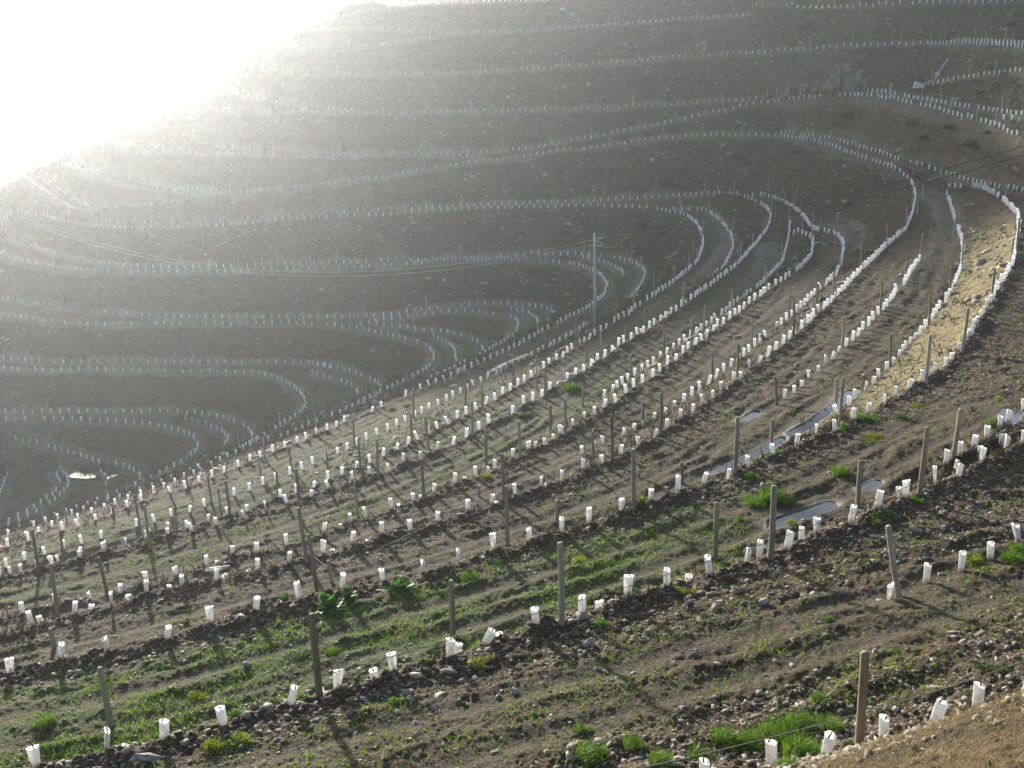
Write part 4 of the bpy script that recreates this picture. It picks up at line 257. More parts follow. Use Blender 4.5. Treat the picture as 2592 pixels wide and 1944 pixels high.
ROW={n:np.array(w,float) for n,k,w in ROWS}; KIND={n:k for n,k,w in ROWS}; FOOT={n:np.array(w,float) for n,w in FEET}
MAMP={'O1':.09,'O2':.13,'O3':.14,'O4':.14,'O5':.13,'O6':.13,'R7':.13,'O8':.13}
LINES=[w-np.array([0,0,1.])*MAMP.get(n,0)*(1-sstep(85,115,np.hypot(w[:,0],w[:,1])))[:,None] for n,w in ROW.items()]+[np.array(w,float) for n,w in FEET]+[np.array(w,float) for w in GUIDES]
NTH,NRR=560,900
Zs=solve(LINES,NTH,NRR)
ths=np.linspace(TH0,TH1,NTH); rs=np.exp(np.linspace(math.log(R0),math.log(R1),NRR))
Xs=rs[:,None]*np.sin(ths);Ys=rs[:,None]*np.cos(ths)
def dist_field(w,X,Y,rmax):
    """unsigned distance and side (+ = uphill, left of travel) to a polyline"""
    D=np.full(X.shape,1e9,np.float32);S=np.zeros(X.shape,np.float32);Zl=np.zeros(X.shape,np.float32)
    m=np.where((np.hypot(X,Y)<rmax))
    x=X[m].astype(np.float32);y=Y[m].astype(np.float32)
    d=np.full(x.shape,1e9,np.float32);s=np.zeros_like(d);z=np.zeros_like(d)
    for a,b in zip(w[:-1],w[1:]):
        e=b[:2]-a[:2];L=max(1e-6,e@e); t=np.clip(((x-a[0])*e[0]+(y-a[1])*e[1])/L,0,1)
        px=x-a[0]-t*e[0];py=y-a[1]-t*e[1];q=px*px+py*py; k=q<d
        d=np.where(k,q,d); s=np.where(k,np.sign(e[0]*py-e[1]*px),s); z=np.where(k,a[2]+t*(b[2]-a[2]),z)
    D[m]=np.sqrt(d);S[m]=s;Zl[m]=z
    return D,S,Zl
def simp(w,step):
    seg=np.linalg.norm(np.diff(w[:,:2],axis=0),axis=1); L=np.r_[0,np.cumsum(seg)]; n=max(2,int(L[-1]/step)+1); q=np.linspace(0,L[-1],n)
    return np.stack([np.interp(q,L,w[:,i]) for i in range(3)],1)
def blur(G,n):
    for _ in range(n):
        Q=np.pad(G,1,mode='edge'); G=(4*G+Q[:-2,1:-1]+Q[2:,1:-1]+Q[1:-1,:-2]+Q[1:-1,2:])/8
    return G
NEAR=['O1','O2','O3','O4','O5','O6','R7','O8']
NW={n:simp(ROW[n],1.2) for n in NEAR}
RMAX=126.
DF={n:dist_field(NW[n],Xs,Ys,RMAX) for n in NEAR}
rr=np.hypot(Xs,Ys)
nearm=1-sstep(96,122,rr)
insany=np.zeros_like(Xs);furrow=np.zeros_like(Xs);rut=np.zeros_like(Xs);mound=np.zeros_like(Xs);track=np.zeros_like(Xs);green=np.zeros_like(Xs)
n1=fbm(Xs*.35,Ys*.35,3,3); n2=fbm(Xs*1.4,Ys*1.4,9,2)
GREENS=dict(O1=.2,O2=.6,O3=.2,O4=.16,O5=.45,O6=.42,R7=.45)
for a,b in zip(NEAR[:-1],NEAR[1:]):
    da,sa,_=DF[a];db,sb,_=DF[b]
    ins=(sa<0)&(sb>0)&(da<1e8)&(db<1e8)&(da+db<16)
    insany=np.maximum(insany,ins); W=da+db; foot=1.3 if a!='O1' else .4
    cen=foot+(W-foot)*.5; wid=np.minimum(.78,(W-foot)*.26)
    wob=.25*n1
    for sgn in (-1,1):
        g=np.exp(-((da-cen-wob-sgn*wid)/.26)**2)*ins
        rut=np.maximum(rut,g); 
    track=np.maximum(track,np.exp(-((da-cen-wob)/(wid+.75))**4)*ins)
    gx=1. if a!='O2' else .25+.75*(1-sstep(1,11,Xs))
    furrow+=ins*np.sin((da-foot)*2*math.pi/.95+5*n1)*np.clip(1-np.exp(-((da-foot)/.5)**2),0,1)*(1-np.exp(-(db/.8)**2))
    gg=gx*GREENS[a]*ins*np.clip(1-np.exp(-((da-foot)/.5)**2),0,1)*(1-np.exp(-(db/.75)**2))
    green=np.maximum(green,gg)
for k,n in enumerate(NEAR):
    d,s,_=DF[n]
    amp={'O1':.10,'O2':.15,'O3':.16,'O4':.16}.get(n,.14)
    # heaped soil along the vines, steeper towards the camera
    mound=np.maximum(mound,amp*np.exp(-(d/np.where(s>0,.42,.55))**2)*(1+1.1*n2))
    green*=1-.8*np.exp(-(d/.5)**2)
for n,w in FOOT.items():
    d,s,_=dist_field(simp(w,1.2),Xs,Ys,RMAX); mound=np.maximum(mound,.1*np.exp(-(d/.4)**2)*(1+n2))
rut*=nearm;mound*=nearm;track*=nearm
Zb=Zs.copy()
for _ in range(2):
    Zb[1:-1,1:-1]=(Zb[1:-1,1:-1]*4+Zb[:-2,1:-1]+Zb[2:,1:-1]+Zb[1:-1,:-2]+Zb[1:-1,2:])/8
gz_r=np.gradient(Zb,axis=0)/np.maximum(np.gradient(rs)[:,None],1e-6); gz_t=np.gradient(Zb,axis=1)/(np.gradient(ths)[None]*rs[:,None])
slope=np.hypot(gz_r,gz_t)
bench=1-sstep(.10,np.where(rr>90,.26,.34),slope)
bank=sstep(.22,.5,slope)
green=np.where(rr<RMAX-2,green*nearm,0); farm=np.clip(1-blur(insany.astype(float),3)*nearm,0,1)*sstep(40,60,rr)
farg=bench*farm*np.clip(.25+1.1*n1,0,.6)
hd=dist_field(np.array([(-36,82,0),(-30,86,0),(-18,95,0),(-5,104,0),(8,115,0),(22,126,0)],float),Xs,Ys,200)[0]; hollow=(1-sstep(.14,.4,slope))*np.clip(.75+1.5*n1,0,1)*np.exp(-(hd/9.)**2); farg=np.maximum(farg,hollow)
green=np.clip(np.maximum(np.maximum(green,farg),.9*hollow),0,1)
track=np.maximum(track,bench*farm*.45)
# walked strips under every vine row, and the valley-floor road
prox=np.zeros_like(Xs)
def stamp(G,w,half,val,step=.25):
    w=simp(w,step); t=np.gradient(w[:,:2],axis=0); t/=np.maximum(np.linalg.norm(t,axis=1,keepdims=True),1e-6)
    for o in np.arange(-half,half+.01,.25):
        x=w[:,0]-t[:,1]*o;y=w[:,1]+t[:,0]*o
        j=np.rint((np.arctan2(x,y)-TH0)/(TH1-TH0)*(NTH-1)).astype(int); i=np.rint((np.log(np.hypot(x,y))-math.log(R0))/math.log(R1/R0)*(NRR-1)).astype(int)
        k=(i>0)&(i<NRR)&(j>0)&(j<NTH); np.maximum.at(G,(i[k],j[k]),val)
strip=np.zeros_like(Xs)
for n,w in ROW.items():
    if KIND[n]=='crest': continue
    stamp(prox,w,.9,1.)
    if np.hypot(w[:,0],w[:,1]).mean()>95: stamp(strip,w+np.array([.0,.5,0]),.9,.9)
for w,half in ROADS: stamp(strip,np.array(w,float),half,1.)
prox=blur(prox,2); strip=blur(strip,2)
green*=1-.8*np.clip(strip,0,1)*(rr>85)*(1-np.exp(-(hd/9.)**2)); track*=1-.7*hollow
d3,s3,_=DF['O3']
straw=np.exp(-(d3/6.)**4)*(s3<0)*sstep(9,16,Xs)*sstep(.12,.3,slope)
dR,sR,_=dist_field(simp(ROW['I4'],2.),Xs,Ys,200); straw=np.maximum(straw,.38*sstep(.3,.6,slope)*sstep(18,52,Xs)*(rr<190))  # right slopes: dry grass, paled to put sunlight into the colour
PUDW=[]
zl=Zs-.055*rut+mound
def bil(G,x,y):
    th=np.arctan2(x,y);lr=np.log(np.hypot(x,y))
    u=np.clip((th-TH0)/(TH1-TH0)*(NTH-1),0,NTH-1.001);v=np.clip((lr-math.log(R0))/math.log(R1/R0)*(NRR-1),0,NRR-1.001)
    i=np.asarray(v).astype(int);j=np.asarray(u).astype(int);fy=v-i;fx=u-j
    return (G[i,j]*(1-fx)+G[i,j+1]*fx)*(1-fy)+(G[i+1,j]*(1-fx)+G[i+1,j+1]*fx)*fy
# final grid, finest inside the field of view
tc=R(30.5)
TH=np.concatenate([np.arange(TH0,-tc,.004),np.arange(-tc,tc,.00118),np.arange(tc,TH1,.004)])
lr0=math.log(R0)
LR=np.concatenate([np.arange(lr0,math.log(8.),.008),np.arange(math.log(8.),math.log(245.),.0024),np.arange(math.log(245.),math.log(R1)-.001,.012)])
RR=np.exp(LR)
X=RR[:,None]*np.sin(TH);Y=RR[:,None]*np.cos(TH)
def up(G):
    ui=np.clip((TH-TH0)/(TH1-TH0)*(NTH-1),0,NTH-1.001);vi=np.clip((LR-lr0)/math.log(R1/R0)*(NRR-1),0,NRR-1.001)
    i=vi.astype(int);j=ui.astype(int);fy=(vi-i)[:,None];fx=(ui-j)[None]
    A=G[i][:,j];B=G[i][:,j+1];C=G[i+1][:,j];D=G[i+1][:,j+1]
    return (A*(1-fx)+B*fx)*(1-fy)+(C*(1-fx)+D*fx)*fy
Zf=up(Zs); Rg=np.hypot(X,Y)
uR,uM,uT,uG,uB,uK,uP,uF,uW=[up(g) for g in (rut,mound,track,green,bench,bank,prox,furrow*nearm,straw)]
nf=1-sstep(65,115,Rg)
uF=uF*np.clip(.6+2.2*fbm(X*.8,Y*.8,77,2),0,1.4)*(1-.8*uR)
Zf+=-.055*uR+uM+.045*uF
wat=np.zeros_like(Zf)
for pts,w in PUDDLES:
    w=w*.78
    p=np.array(pts,float); pz=bil(zl,p[:,0],p[:,1]); pz=np.minimum.accumulate(pz) if 0 else pz-.02
    P=simp(np.c_[p,pz],.6)
    bx=(X>P[:,0].min()-2)&(X<P[:,0].max()+2)&(Y>P[:,1].min()-2)&(Y<P[:,1].max()+2)
    idx=np.where(bx); d,s,z=dist_field(P,X[idx],Y[idx],999)
    ww=w*(1.1+.35*fbm(X[idx]*1.1,Y[idx]*1.1,31,2))
    f=1-sstep(ww*.7,ww*1.8,d); tz=z-.08*(1-(np.minimum(d/ww,1.5))**2)
    Zf[idx]=Zf[idx]*(1-f)+tz*f; wat[idx]=np.maximum(wat[idx],np.maximum(f,.85*(1-sstep(ww*1.2,ww*3.2,d))))
    PUDW.append((P,w))
# soil relief: clods and stones by the vines, smooth in the wheel tracks, rills on the banks
rough=np.clip(1-.6*uR-.25*uT,.2,1)*(1-wat)
mx=np.clip(uM/.16,0,1)
Zf+=nf*rough*(.06*fbm(X*2.6,Y*2.6,21,2)+(.055+.07*mx)*noise(X*6,Y*6,41)+(.05+.06*mx)*noise(X*13,Y*13,51))
Zf+=nf*(1-wat)*.022*noise(X*24,Y*24,61)
quiet=1-.9*np.clip(uP,0,1)*(1-nf)
Zf+=quiet*(1-nf)*(.05+.42*uK)*fbm(X*.55,Y*.55,71,4)
Zf+=quiet*(uK*(.10+.30*(1-nf))*noise(X*1.7,Y*1.7,81)+uK*(.06+.16*(1-nf))*noise(X*4.1,Y*4.1,91))
# level seats for the vine rows stay put: relief fades on the far row lines by construction of the banks
gatt=np.clip(uG*(1-.55*uR),0,1)
def stamp_fine(w,half,val):
    w=simp(w,.14); t=np.gradient(w[:,:2],axis=0); t/=np.maximum(np.linalg.norm(t,axis=1,keepdims=True),1e-6)
    hw=half*(1+.5*fbm(w[:,0]*.4,w[:,1]*.4,88,2))
    for o in np.arange(-1,1.01,.08):
        x=w[:,0]-t[:,1]*o*hw;y=w[:,1]+t[:,0]*o*hw
        j=np.searchsorted(TH,np.arctan2(x,y))-1; i=np.searchsorted(LR,np.log(np.hypot(x,y)))-1
        k=(i>0)&(i<len(LR)-1)&(j>0)&(j<len(TH)-1); np.maximum.at(uS,(i[k],j[k]),val)
uS=np.zeros_like(Zf)
for n,w in ROW.items():
    if KIND[n]!='crest' and np.hypot(w[:,0],w[:,1]).mean()>95: stamp_fine(w+np.array([.0,.35,0]),.9,.85)
for w,half in ROADS: stamp_fine(np.array(w,float),half,1.)
uS=blur(uS,2); uK=uK*(1-.95*np.clip(uS,0,1)); uT=np.maximum(uT,uS)
attrs=dict(green=gatt,track=np.clip(uT*.6+uR*.8,0,1),bank=uK,near=nf,wet=wat,mound=np.clip(uM/.2,0,1),furrow=np.clip(.5+.5*uF,0,1),straw=np.clip(uW,0,1))
nr,nt=Zf.shape
idx=np.arange(nr*nt,dtype=np.int32).reshape(nr,nt)
quads=np.stack([idx[:-1,:-1],idx[1:,:-1],idx[1:,1:],idx[:-1,1:]],-1).reshape(-1,4)[:,::-1]
print('terrain',Zf.shape,time.time()-T00)
def ground(x,y):
    x=np.asarray(x,float);y=np.asarray(y,float)
    th=np.arctan2(x,y);lr=np.log(np.maximum(np.hypot(x,y),1e-3))
    j=np.clip(np.searchsorted(TH,th)-1,0,nt-2);i=np.clip(np.searchsorted(LR,lr)-1,0,nr-2)
    fx=np.clip((th-TH[j])/(TH[j+1]-TH[j]),0,1);fy=np.clip((lr-LR[i])/(LR[i+1]-LR[i]),0,1)
    return (Zf[i,j]*(1-fx)+Zf[i,j+1]*fx)*(1-fy)+(Zf[i+1,j]*(1-fx)+Zf[i+1,j+1]*fx)*fy
def field(G,x,y): return bil(G,np.asarray(x,float),np.asarray(y,float))
# ------------------------------------------------------------------ materials
def ground_mat():
    t=NT('terrace_soil'); P=t.pos()
    at={k:t.attr(k) for k in ('green','track','bank','near','wet','mound','furrow','straw')}
    nb=t.noise(.16,5,.6,P); nm=t.noise(1.3,5,.65,P); nf=t.noise(9,4,.7,P); nff=t.noise(38,3,.7,P); nm2=t.noise(.55,5,.7,P); farb=t.math('SUBTRACT',1,at['near'])
    soil=t.mix(t.rng(nm,.3,.7),(.028,.015,.007),(.082,.048,.023))
    soil=t.mix(t.math('MULTIPLY',t.rng(nf,.35,.7),.55),soil,(.128,.085,.046))
    # loose slate chips of many greys and ochres
    def chips(scale,lo,hi,cover):
        v=t.n('ShaderNodeTexVoronoi',feature='F1'); v.inputs['Scale'].default_value=scale; v.inputs['Randomness'].default_value=1
        mp=t.n('ShaderNodeMapping'); mp.inputs['Scale'].default_value=(1,1.5,1.3); t.l(P,mp.inputs[0]); t.l(mp.outputs[0],v.inputs['Vector'])
        sep=t.n('ShaderNodeSeparateColor'); t.l(v.outputs['Color'],sep.inputs[0])
        isst=t.math('GREATER_THAN',sep.outputs[0],1-cover)
        ins=t.rng(v.outputs['Distance'],.34,.46,1,0)
        m=t.math('MULTIPLY',isst,ins)
        c=t.mix(sep.outputs[1],lo,hi)
        return m,c
    m1,c1=chips(13,(.07,.050,.034),(.42,.36,.27),.42); m2,c2=chips(30,(.06,.043,.028),(.28,.22,.15),.45)
    nearstone=t.math('MULTIPLY',at['near'],t.math('SUBTRACT',1,t.math('MULTIPLY',at['track'],.3)))
    soil=t.mix(t.math('MULTIPLY',m2,nearstone),soil,c2); soil=t.mix(t.math('MULTIPLY',m1,nearstone),soil,c1)
    farst=t.math('SUBTRACT',1,at['near'])
    m3,c3=chips(2.6,(.10,.09,.08),(.38,.35,.31),.09); m4,c4=chips(6.5,(.05,.035,.024),(.17,.13,.09),.3)
    # tracks: packed greyish clay
    tr=t.mix(nf,(.062,.048,.033),(.118,.094,.066))
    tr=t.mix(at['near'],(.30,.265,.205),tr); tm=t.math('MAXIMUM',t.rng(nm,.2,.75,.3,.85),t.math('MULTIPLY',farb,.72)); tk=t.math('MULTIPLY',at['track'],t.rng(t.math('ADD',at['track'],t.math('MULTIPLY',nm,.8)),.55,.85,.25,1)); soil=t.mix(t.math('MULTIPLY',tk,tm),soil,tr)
    soil=t.mix(t.math('MULTIPLY',t.math('MULTIPLY',t.rng(at['furrow'],.52,.85),at['near']),.7),soil,(.040,.025,.014))
    # banks: dry straw (on the right slopes also painted sunlight), brown bracken and bare shale
    bk=t.mix(t.rng(nm,.35,.65),(.034,.022,.012),(.080,.052,.028))
    bk=t.mix(t.math('MULTIPLY',t.rng(nf,.45,.7),.7),bk,(.16,.118,.064))
    bk=t.mix(t.math('MULTIPLY',t.rng(nb,.46,.60),.85),bk,(.026,.027,.015)); bk=t.mix(t.math('MULTIPLY',t.math('MULTIPLY',farb,t.rng(nm2,.5,.62)),.75),bk,(.018,.022,.012))
    sw=t.mix(t.rng(nf,.35,.65),(.20,.152,.075),(.36,.285,.15)); bk=t.mix(t.math('MULTIPLY',at['straw'],t.rng(nm,.2,.6,.4,1)),bk,sw)
    bk=t.mix(t.math('MULTIPLY',t.math('MULTIPLY',farb,t.rng(nm,.5,.62)),.8),bk,(.026,.056,.014))
    soil=t.mix(t.math('MULTIPLY',at['bank'],.88),soil,bk)
    soil=t.mix(t.math('MULTIPLY',m4,farst),soil,c4); soil=t.mix(t.math('MULTIPLY',t.math('MULTIPLY',m3,farst),at['bank']),soil,c3)
    # moss and short grass
    gm=t.math('MULTIPLY',at['green'],t.rng(t.math('ADD',t.math('ADD',t.math('MULTIPLY',nm,.6),t.math('MULTIPLY',nf,.5)),t.math('MULTIPLY',at['green'],.16)),.53,.68),clamp=True)
    gc=t.mix(t.rng(nff,.3,.7),(.022,.085,.008),(.085,.185,.016))
    col=t.mix(t.math('MULTIPLY',gm,.72),soil,gc)
    col=t.mix(t.math('MULTIPLY',at['wet'],.6),col,(.06,.05,.038))
    h=t.math('ADD',t.math('MULTIPLY',nf,.5),t.math('MULTIPLY',nff,.4)); h=t.math('ADD',h,t.math('MULTIPLY',m1,.45)); h=t.math('ADD',h,t.math('MULTIPLY',m2,.25))
    bn=t.bump(h,.07,1.)
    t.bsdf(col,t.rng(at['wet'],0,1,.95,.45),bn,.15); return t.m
M={}
M['ground']=ground_mat()
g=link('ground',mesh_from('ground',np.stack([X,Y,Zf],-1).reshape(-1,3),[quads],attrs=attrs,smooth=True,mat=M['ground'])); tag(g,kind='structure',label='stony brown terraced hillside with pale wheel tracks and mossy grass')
def simple(name,c1,c2,scale,rough=.85,bump=.0,spec=.2,detail=5,objvar=0.,stretch=None):
    t=NT(name); co=t.n('ShaderNodeTexCoord').outputs['Object']
    if stretch: mp=t.n('ShaderNodeMapping'); mp.inputs['Scale'].default_value=stretch; t.l(co,mp.inputs[0]); co=mp.outputs[0]
    oi=t.n('ShaderNodeObjectInfo').outputs['Random']
    ad=t.n('ShaderNodeVectorMath',operation='ADD'); t.l(co,ad.inputs[0]); cb=t.n('ShaderNodeCombineXYZ'); t.l(t.math('MULTIPLY',oi,40),cb.inputs[0]); t.l(cb.outputs[0],ad.inputs[1])
    f=t.noise(scale,detail,.65,ad.outputs[0]); c=t.mix(t.rng(f,.3,.7),c1,c2)
    if objvar:
        hv=t.n('ShaderNodeHueSaturation'); t.l(t.math('ADD',1-objvar,t.math('MULTIPLY',oi,2*objvar)),hv.inputs['Value']); t.l(c,hv.inputs['Color']); c=hv.outputs[0]
    nrm=t.bump(f,bump) if bump else None
    t.bsdf(c,rough,nrm,spec); return t.m
def translucent(name,c1,c2,scale,tr,rough=.5,attr=None,spec=.3):
    t=NT(name); P=t.pos(); f=t.noise(scale,4,.6,P); c=t.mix(t.rng(f,.3,.7),c1,c2)
    if attr:
        a=t.attr(attr); c=t.mix(a,c,attr_col[name])
    b=t.n('ShaderNodeBsdfPrincipled'); t.l(c,b.inputs['Base Color']); b.inputs['Roughness'].default_value=rough; b.inputs['Specular IOR Level'].default_value=spec
    d=t.n('ShaderNodeBsdfTranslucent'); t.l(c,d.inputs[0]); mx=t.n('ShaderNodeMixShader'); mx.inputs[0].default_value=tr
    t.l(b.outputs[0],mx.inputs[1]); t.l(d.outputs[0],mx.inputs[2]); t.l(mx.outputs[0],t.out.inputs[0]); return t.m
attr_col={}
def tube_mat():
    t=NT('white_plastic'); co=t.n('ShaderNodeTexCoord').outputs['Object']; P=t.pos(); oi=t.n('ShaderNodeObjectInfo').outputs['Random']
    sx=t.n('ShaderNodeSeparateXYZ'); t.l(co,sx.inputs[0]); f=t.noise(9,4,.6,P); f2=t.noise(22,3,.6,P)
    c=t.mix(f,(.90,.90,.88),(.78,.79,.79)); c=t.mix(t.math('MULTIPLY',oi,.28),c,(.68,.62,.52))
    mud=t.rng(t.math('ADD',sx.outputs[2],t.math('MULTIPLY',f,-.28)),-.10,.06,.75,0); c=t.mix(t.math('MULTIPLY',mud,STAIN),c,(.25,.17,.10))
    c=t.mix(t.math('MULTIPLY',t.math('MULTIPLY',t.rng(f2,.58,.66),t.rng(f,.45,.6)),.55*STAIN),c,(.22,.20,.19))
    b=t.n('ShaderNodeBsdfPrincipled'); t.l(c,b.inputs['Base Color']); b.inputs['Roughness'].default_value=.4; b.inputs['Specular IOR Level'].default_value=.3
    d=t.n('ShaderNodeBsdfTranslucent'); t.l(c,d.inputs[0]); mx=t.n('ShaderNodeMixShader'); mx.inputs[0].default_value=.55
    t.l(b.outputs[0],mx.inputs[1]); t.l(d.outputs[0],mx.inputs[2]); t.l(mx.outputs[0],t.out.inputs[0]); return t.m
STAIN=1.0; M['tube']=tube_mat(); STAIN=0.; M['far_tube']=tube_mat(); STAIN=1.
M['stem']=simple('vine_wood',(.030,.022,.016),(.07,.05,.035),30)
M['post_grey']=simple('weathered_post_wood',(.20,.175,.125),(.36,.32,.235),14,.9,.01,stretch=(1,1,.12),objvar=.25)
M['post_brown']=simple('brown_post_wood',(.15,.115,.075),(.27,.215,.145),14,.9,.01,stretch=(1,1,.12),objvar=.25)
M['slate']=simple('slate_rock',(.17,.16,.145),(.36,.34,.305),5,.85,.03,objvar=.3)
M['chip']=None
M['wire']=simple('dull_wire',(.16,.14,.12),(.2,.17,.14),5,.6)
M['pipe']=simple('black_cable',(.02,.02,.02),(.03,.03,.03),5,.6)
M['concrete']=simple('pole_concrete',(.34,.32,.28),(.44,.42,.37),6,.9,.01)
M['grass']=translucent('grass_blades',(.06,.15,.010),(.18,.30,.022),5,.5,.6,spec=.2)
M['herb_green']=translucent('green_leaves',(.05,.14,.012),(.13,.25,.022),9,.5,.6,spec=.2)
M['herb_dark']=translucent('dark_leaves',(.03,.08,.018),(.08,.15,.03),9,.42,.55,spec=.25)
M['herb_yellow']=translucent('yellow_green_leaves',(.12,.17,.012),(.26,.30,.025),9,.5,.6,spec=.2)
M['herb_red']=translucent('rusty_leaves',(.15,.06,.02),(.22,.11,.03),9,.4,.6,spec=.2)
M['dock']=translucent('broad_leaves',(.04,.12,.018),(.10,.22,.03),6,.45,.4,spec=.4)
M['cushion']=translucent('bright_moss',(.12,.19,.02),(.24,.30,.03),8,.4,.7,spec=.1)
M['straw']=translucent('dry_grass',(.20,.15,.075),(.34,.27,.14),2,.35,.7,spec=.1)
M['scrub']=translucent('dry_scrub',(.045,.033,.018),(.085,.068,.032),1.2,.3,.8,spec=.1)
M['shrub']=translucent('dark_shrub',(.022,.028,.014),(.05,.05,.026),3,.25,.7,spec=.1)
def stone_mat():
    t=NT('loose_stones'); a=t.attr('tone'); P=t.pos(); f=t.noise(6,4,.6,P)
    c=t.mix(a,(.075,.048,.028),(.42,.37,.30)); c=t.mix(t.math('MULTIPLY',t.rng(f,.4,.7),.4),c,(.16,.12,.08)); t.bsdf(c,.85,None,.25); return t.m
M['chip']=stone_mat()
def water_mat():
    t=NT('muddy_water'); b=t.bsdf((.10,.085,.065),.06,t.bump(t.noise(14,3,.5,t.pos()),.004,.4),.6); return t.m
M['water']=water_mat()

# ------------------------------------------------------------------ puddles
for k,(P,w) in enumerate(PUDW):
    t=np.gradient(P[:,:2],axis=0);t/=np.linalg.norm(t,axis=1,keepdims=True);n=np.stack([-t[:,1],t[:,0]],1)
    e=np.r_[P[:1]-np.r_[t[0]*w,0],P,P[-1:]+np.r_[t[-1]*w,0]]; nn=np.r_[n[:1],n,n[-1:]]
    cols=[-1.6,-.8,0,.8,1.6]; V=np.concatenate([np.c_[e[:,:2]+nn*w*c,e[:,2]-.004] for c in cols]); m=len(e)
    Fq=[[c*m+i,c*m+i+1,(c+1)*m+i+1,(c+1)*m+i] for c in range(4) for i in range(m-1)]
    o=link('puddle',mesh_from('puddle',V,[np.array(Fq)[:,::-1]],mat=M['water'])); tag(o,kind='structure')

# ------------------------------------------------------------------ vine guards
def tube_mesh(kind,ns=12):
    r0,H=.078,.47; v=[];f=[]
    prof=[0,.12,.26,.38,.47]
    rg=random.Random(kind*17+3)
    for layer,off in ((0,0),):
        for zi,z in enumerate(prof):
            for i in range(ns):
                a=2*math.pi*i/ns; sq=(1,.86,.62,.95)[kind%4]
                taper=1-.12*(1-z/H) if kind!=2 else .62+.38*z/H
                rr_=(r0+off)*taper*(1+.05*math.sin(2*a+kind)+.04*math.sin(3*a+z*9+kind))
                ztop=z-.05 if zi==0 else z+(.018*math.sin(a+kind) if zi==4 else 0)
                v.append((rr_*math.cos(a)*(1/sq)**.5,rr_*math.sin(a)*sq,ztop))
    n=len(prof)
    for layer in (0,):
        b=layer*n*ns
        for zi in range(n-1):
            for i in range(ns):
                q=[b+zi*ns+i,b+zi*ns+(i+1)%ns,b+(zi+1)*ns+(i+1)%ns,b+(zi+1)*ns+i]
                f.append(q if layer==0 else q[::-1])
    return mesh_from('sleeve',v,[np.array(f)],smooth=True,mat=M['tube'])
TUBES=[tube_mesh(k) for k in range(4)]
def poly_tube(pts,rad,ns=6,cap=True):
    """tapered tube along points"""
    pts=[Vector(p) for p in pts]; V=[];Fq=[]
    for i,p in enumerate(pts):
        d=(pts[min(i+1,len(pts)-1)]-pts[max(i-1,0)]).normalized()
        a=Vector((1,0,0)) if abs(d.x)<.8 else Vector((0,1,0)); u=d.cross(a).normalized(); w=d.cross(u)
        r=rad[i] if hasattr(rad,'__len__') else rad
        for k in range(ns):
            t=2*math.pi*k/ns; V.append(p+r*(math.cos(t)*u+math.sin(t)*w))
    for i in range(len(pts)-1):
        for k in range(ns): Fq.append([i*ns+k,i*ns+(k+1)%ns,(i+1)*ns+(k+1)%ns,(i+1)*ns+k])
    Ft=[]
    if cap:
        V.append(pts[0]);V.append(pts[-1]);n=len(V)
        for k in range(ns):
            Ft.append([n-2,(k+1)%ns,k]); b=(len(pts)-1)*ns; Ft.append([n-1,b+k,b+(k+1)%ns])
    return np.array([tuple(p) for p in V]),Fq,Ft
def tube_obj_mesh(name,pts,rad,mat,ns=6):
    V,q,t=poly_tube(pts,rad,ns); return mesh_from(name,V,[np.array(q)]+([np.array(t)] if t else []),smooth=True,mat=mat)
def stem_mesh(k):
    rg=random.Random(k+50); pts=[(0,0,-.04)]
    for i in range(1,6): pts.append((rg.uniform(-.035,.035),rg.uniform(-.03,.03),i*.092+.0))
    pts.append((rg.uniform(-.05,.05),rg.uniform(-.05,.05),.50+rg.uniform(0,.08)))
    V,q,t=poly_tube(pts,[.016,.018,.017,.02,.016,.013,.006],6)
    return mesh_from('vine_stem',V,[np.array(q),np.array(t)],smooth=True,mat=M['stem'])
STEMS=[stem_mesh(k) for k in range(5)]
# rows
TRACED={'O1','O1b','O2','O3','O4','O5','O6','I2','I4b','I4m','I6','I7'}
spots=[]     # x,y,row
for n,w in ROW.items():
    if KIND[n]=='crest': continue
    near=n in TRACED
    if near:
        keep=[tuple(w[0][:2])]
        for a,b in zip(w[:-1],w[1:]):
            L=np.hypot(*(b-a)[:2]); m=max(1,int(round(L/1.0))) if L>1.55 else 1
            for i in range(1,m+1): keep.append(tuple((a+(b-a)*i/m)[:2]))
        last=None
        for p in keep:
            if last is not None and math.hypot(p[0]-last[0],p[1]-last[1])<.5: continue
            last=p; spots.append((p[0],p[1],n))
    else:
        for p in simp(w,.95): spots.append((p[0]+rng.normal(0,.03),p[1]+rng.normal(0,.03),n))
for n,w in FOOT.items():
    for p in simp(w,1.25):
        if rng.random()<.72: spots.append((p[0]+rng.normal(0,.15),p[1]+rng.normal(0,.1),n))
sp=np.array([(a,b) for a,b,_ in spots]); sz=ground(sp[:,0],sp[:,1]); srow=[s[2] for s in spots]
CP,SP=math.cos(R(17.5)),math.sin(R(17.5))
def to_img(x,y,z):
    d=y*CP-z*SP; return .5+2658/2592*x/d, .5*1944/2592+(-(y*SP+z*CP))*2658/2592/d, d
ix,iy,dep=to_img(sp[:,0],sp[:,1],sz)
inview=(ix>-.02)&(ix<1.02)&(iy>-.02)&(iy<.78)
order=[i for i in np.argsort(dep) if inview[i]]
single=set(order[:300])
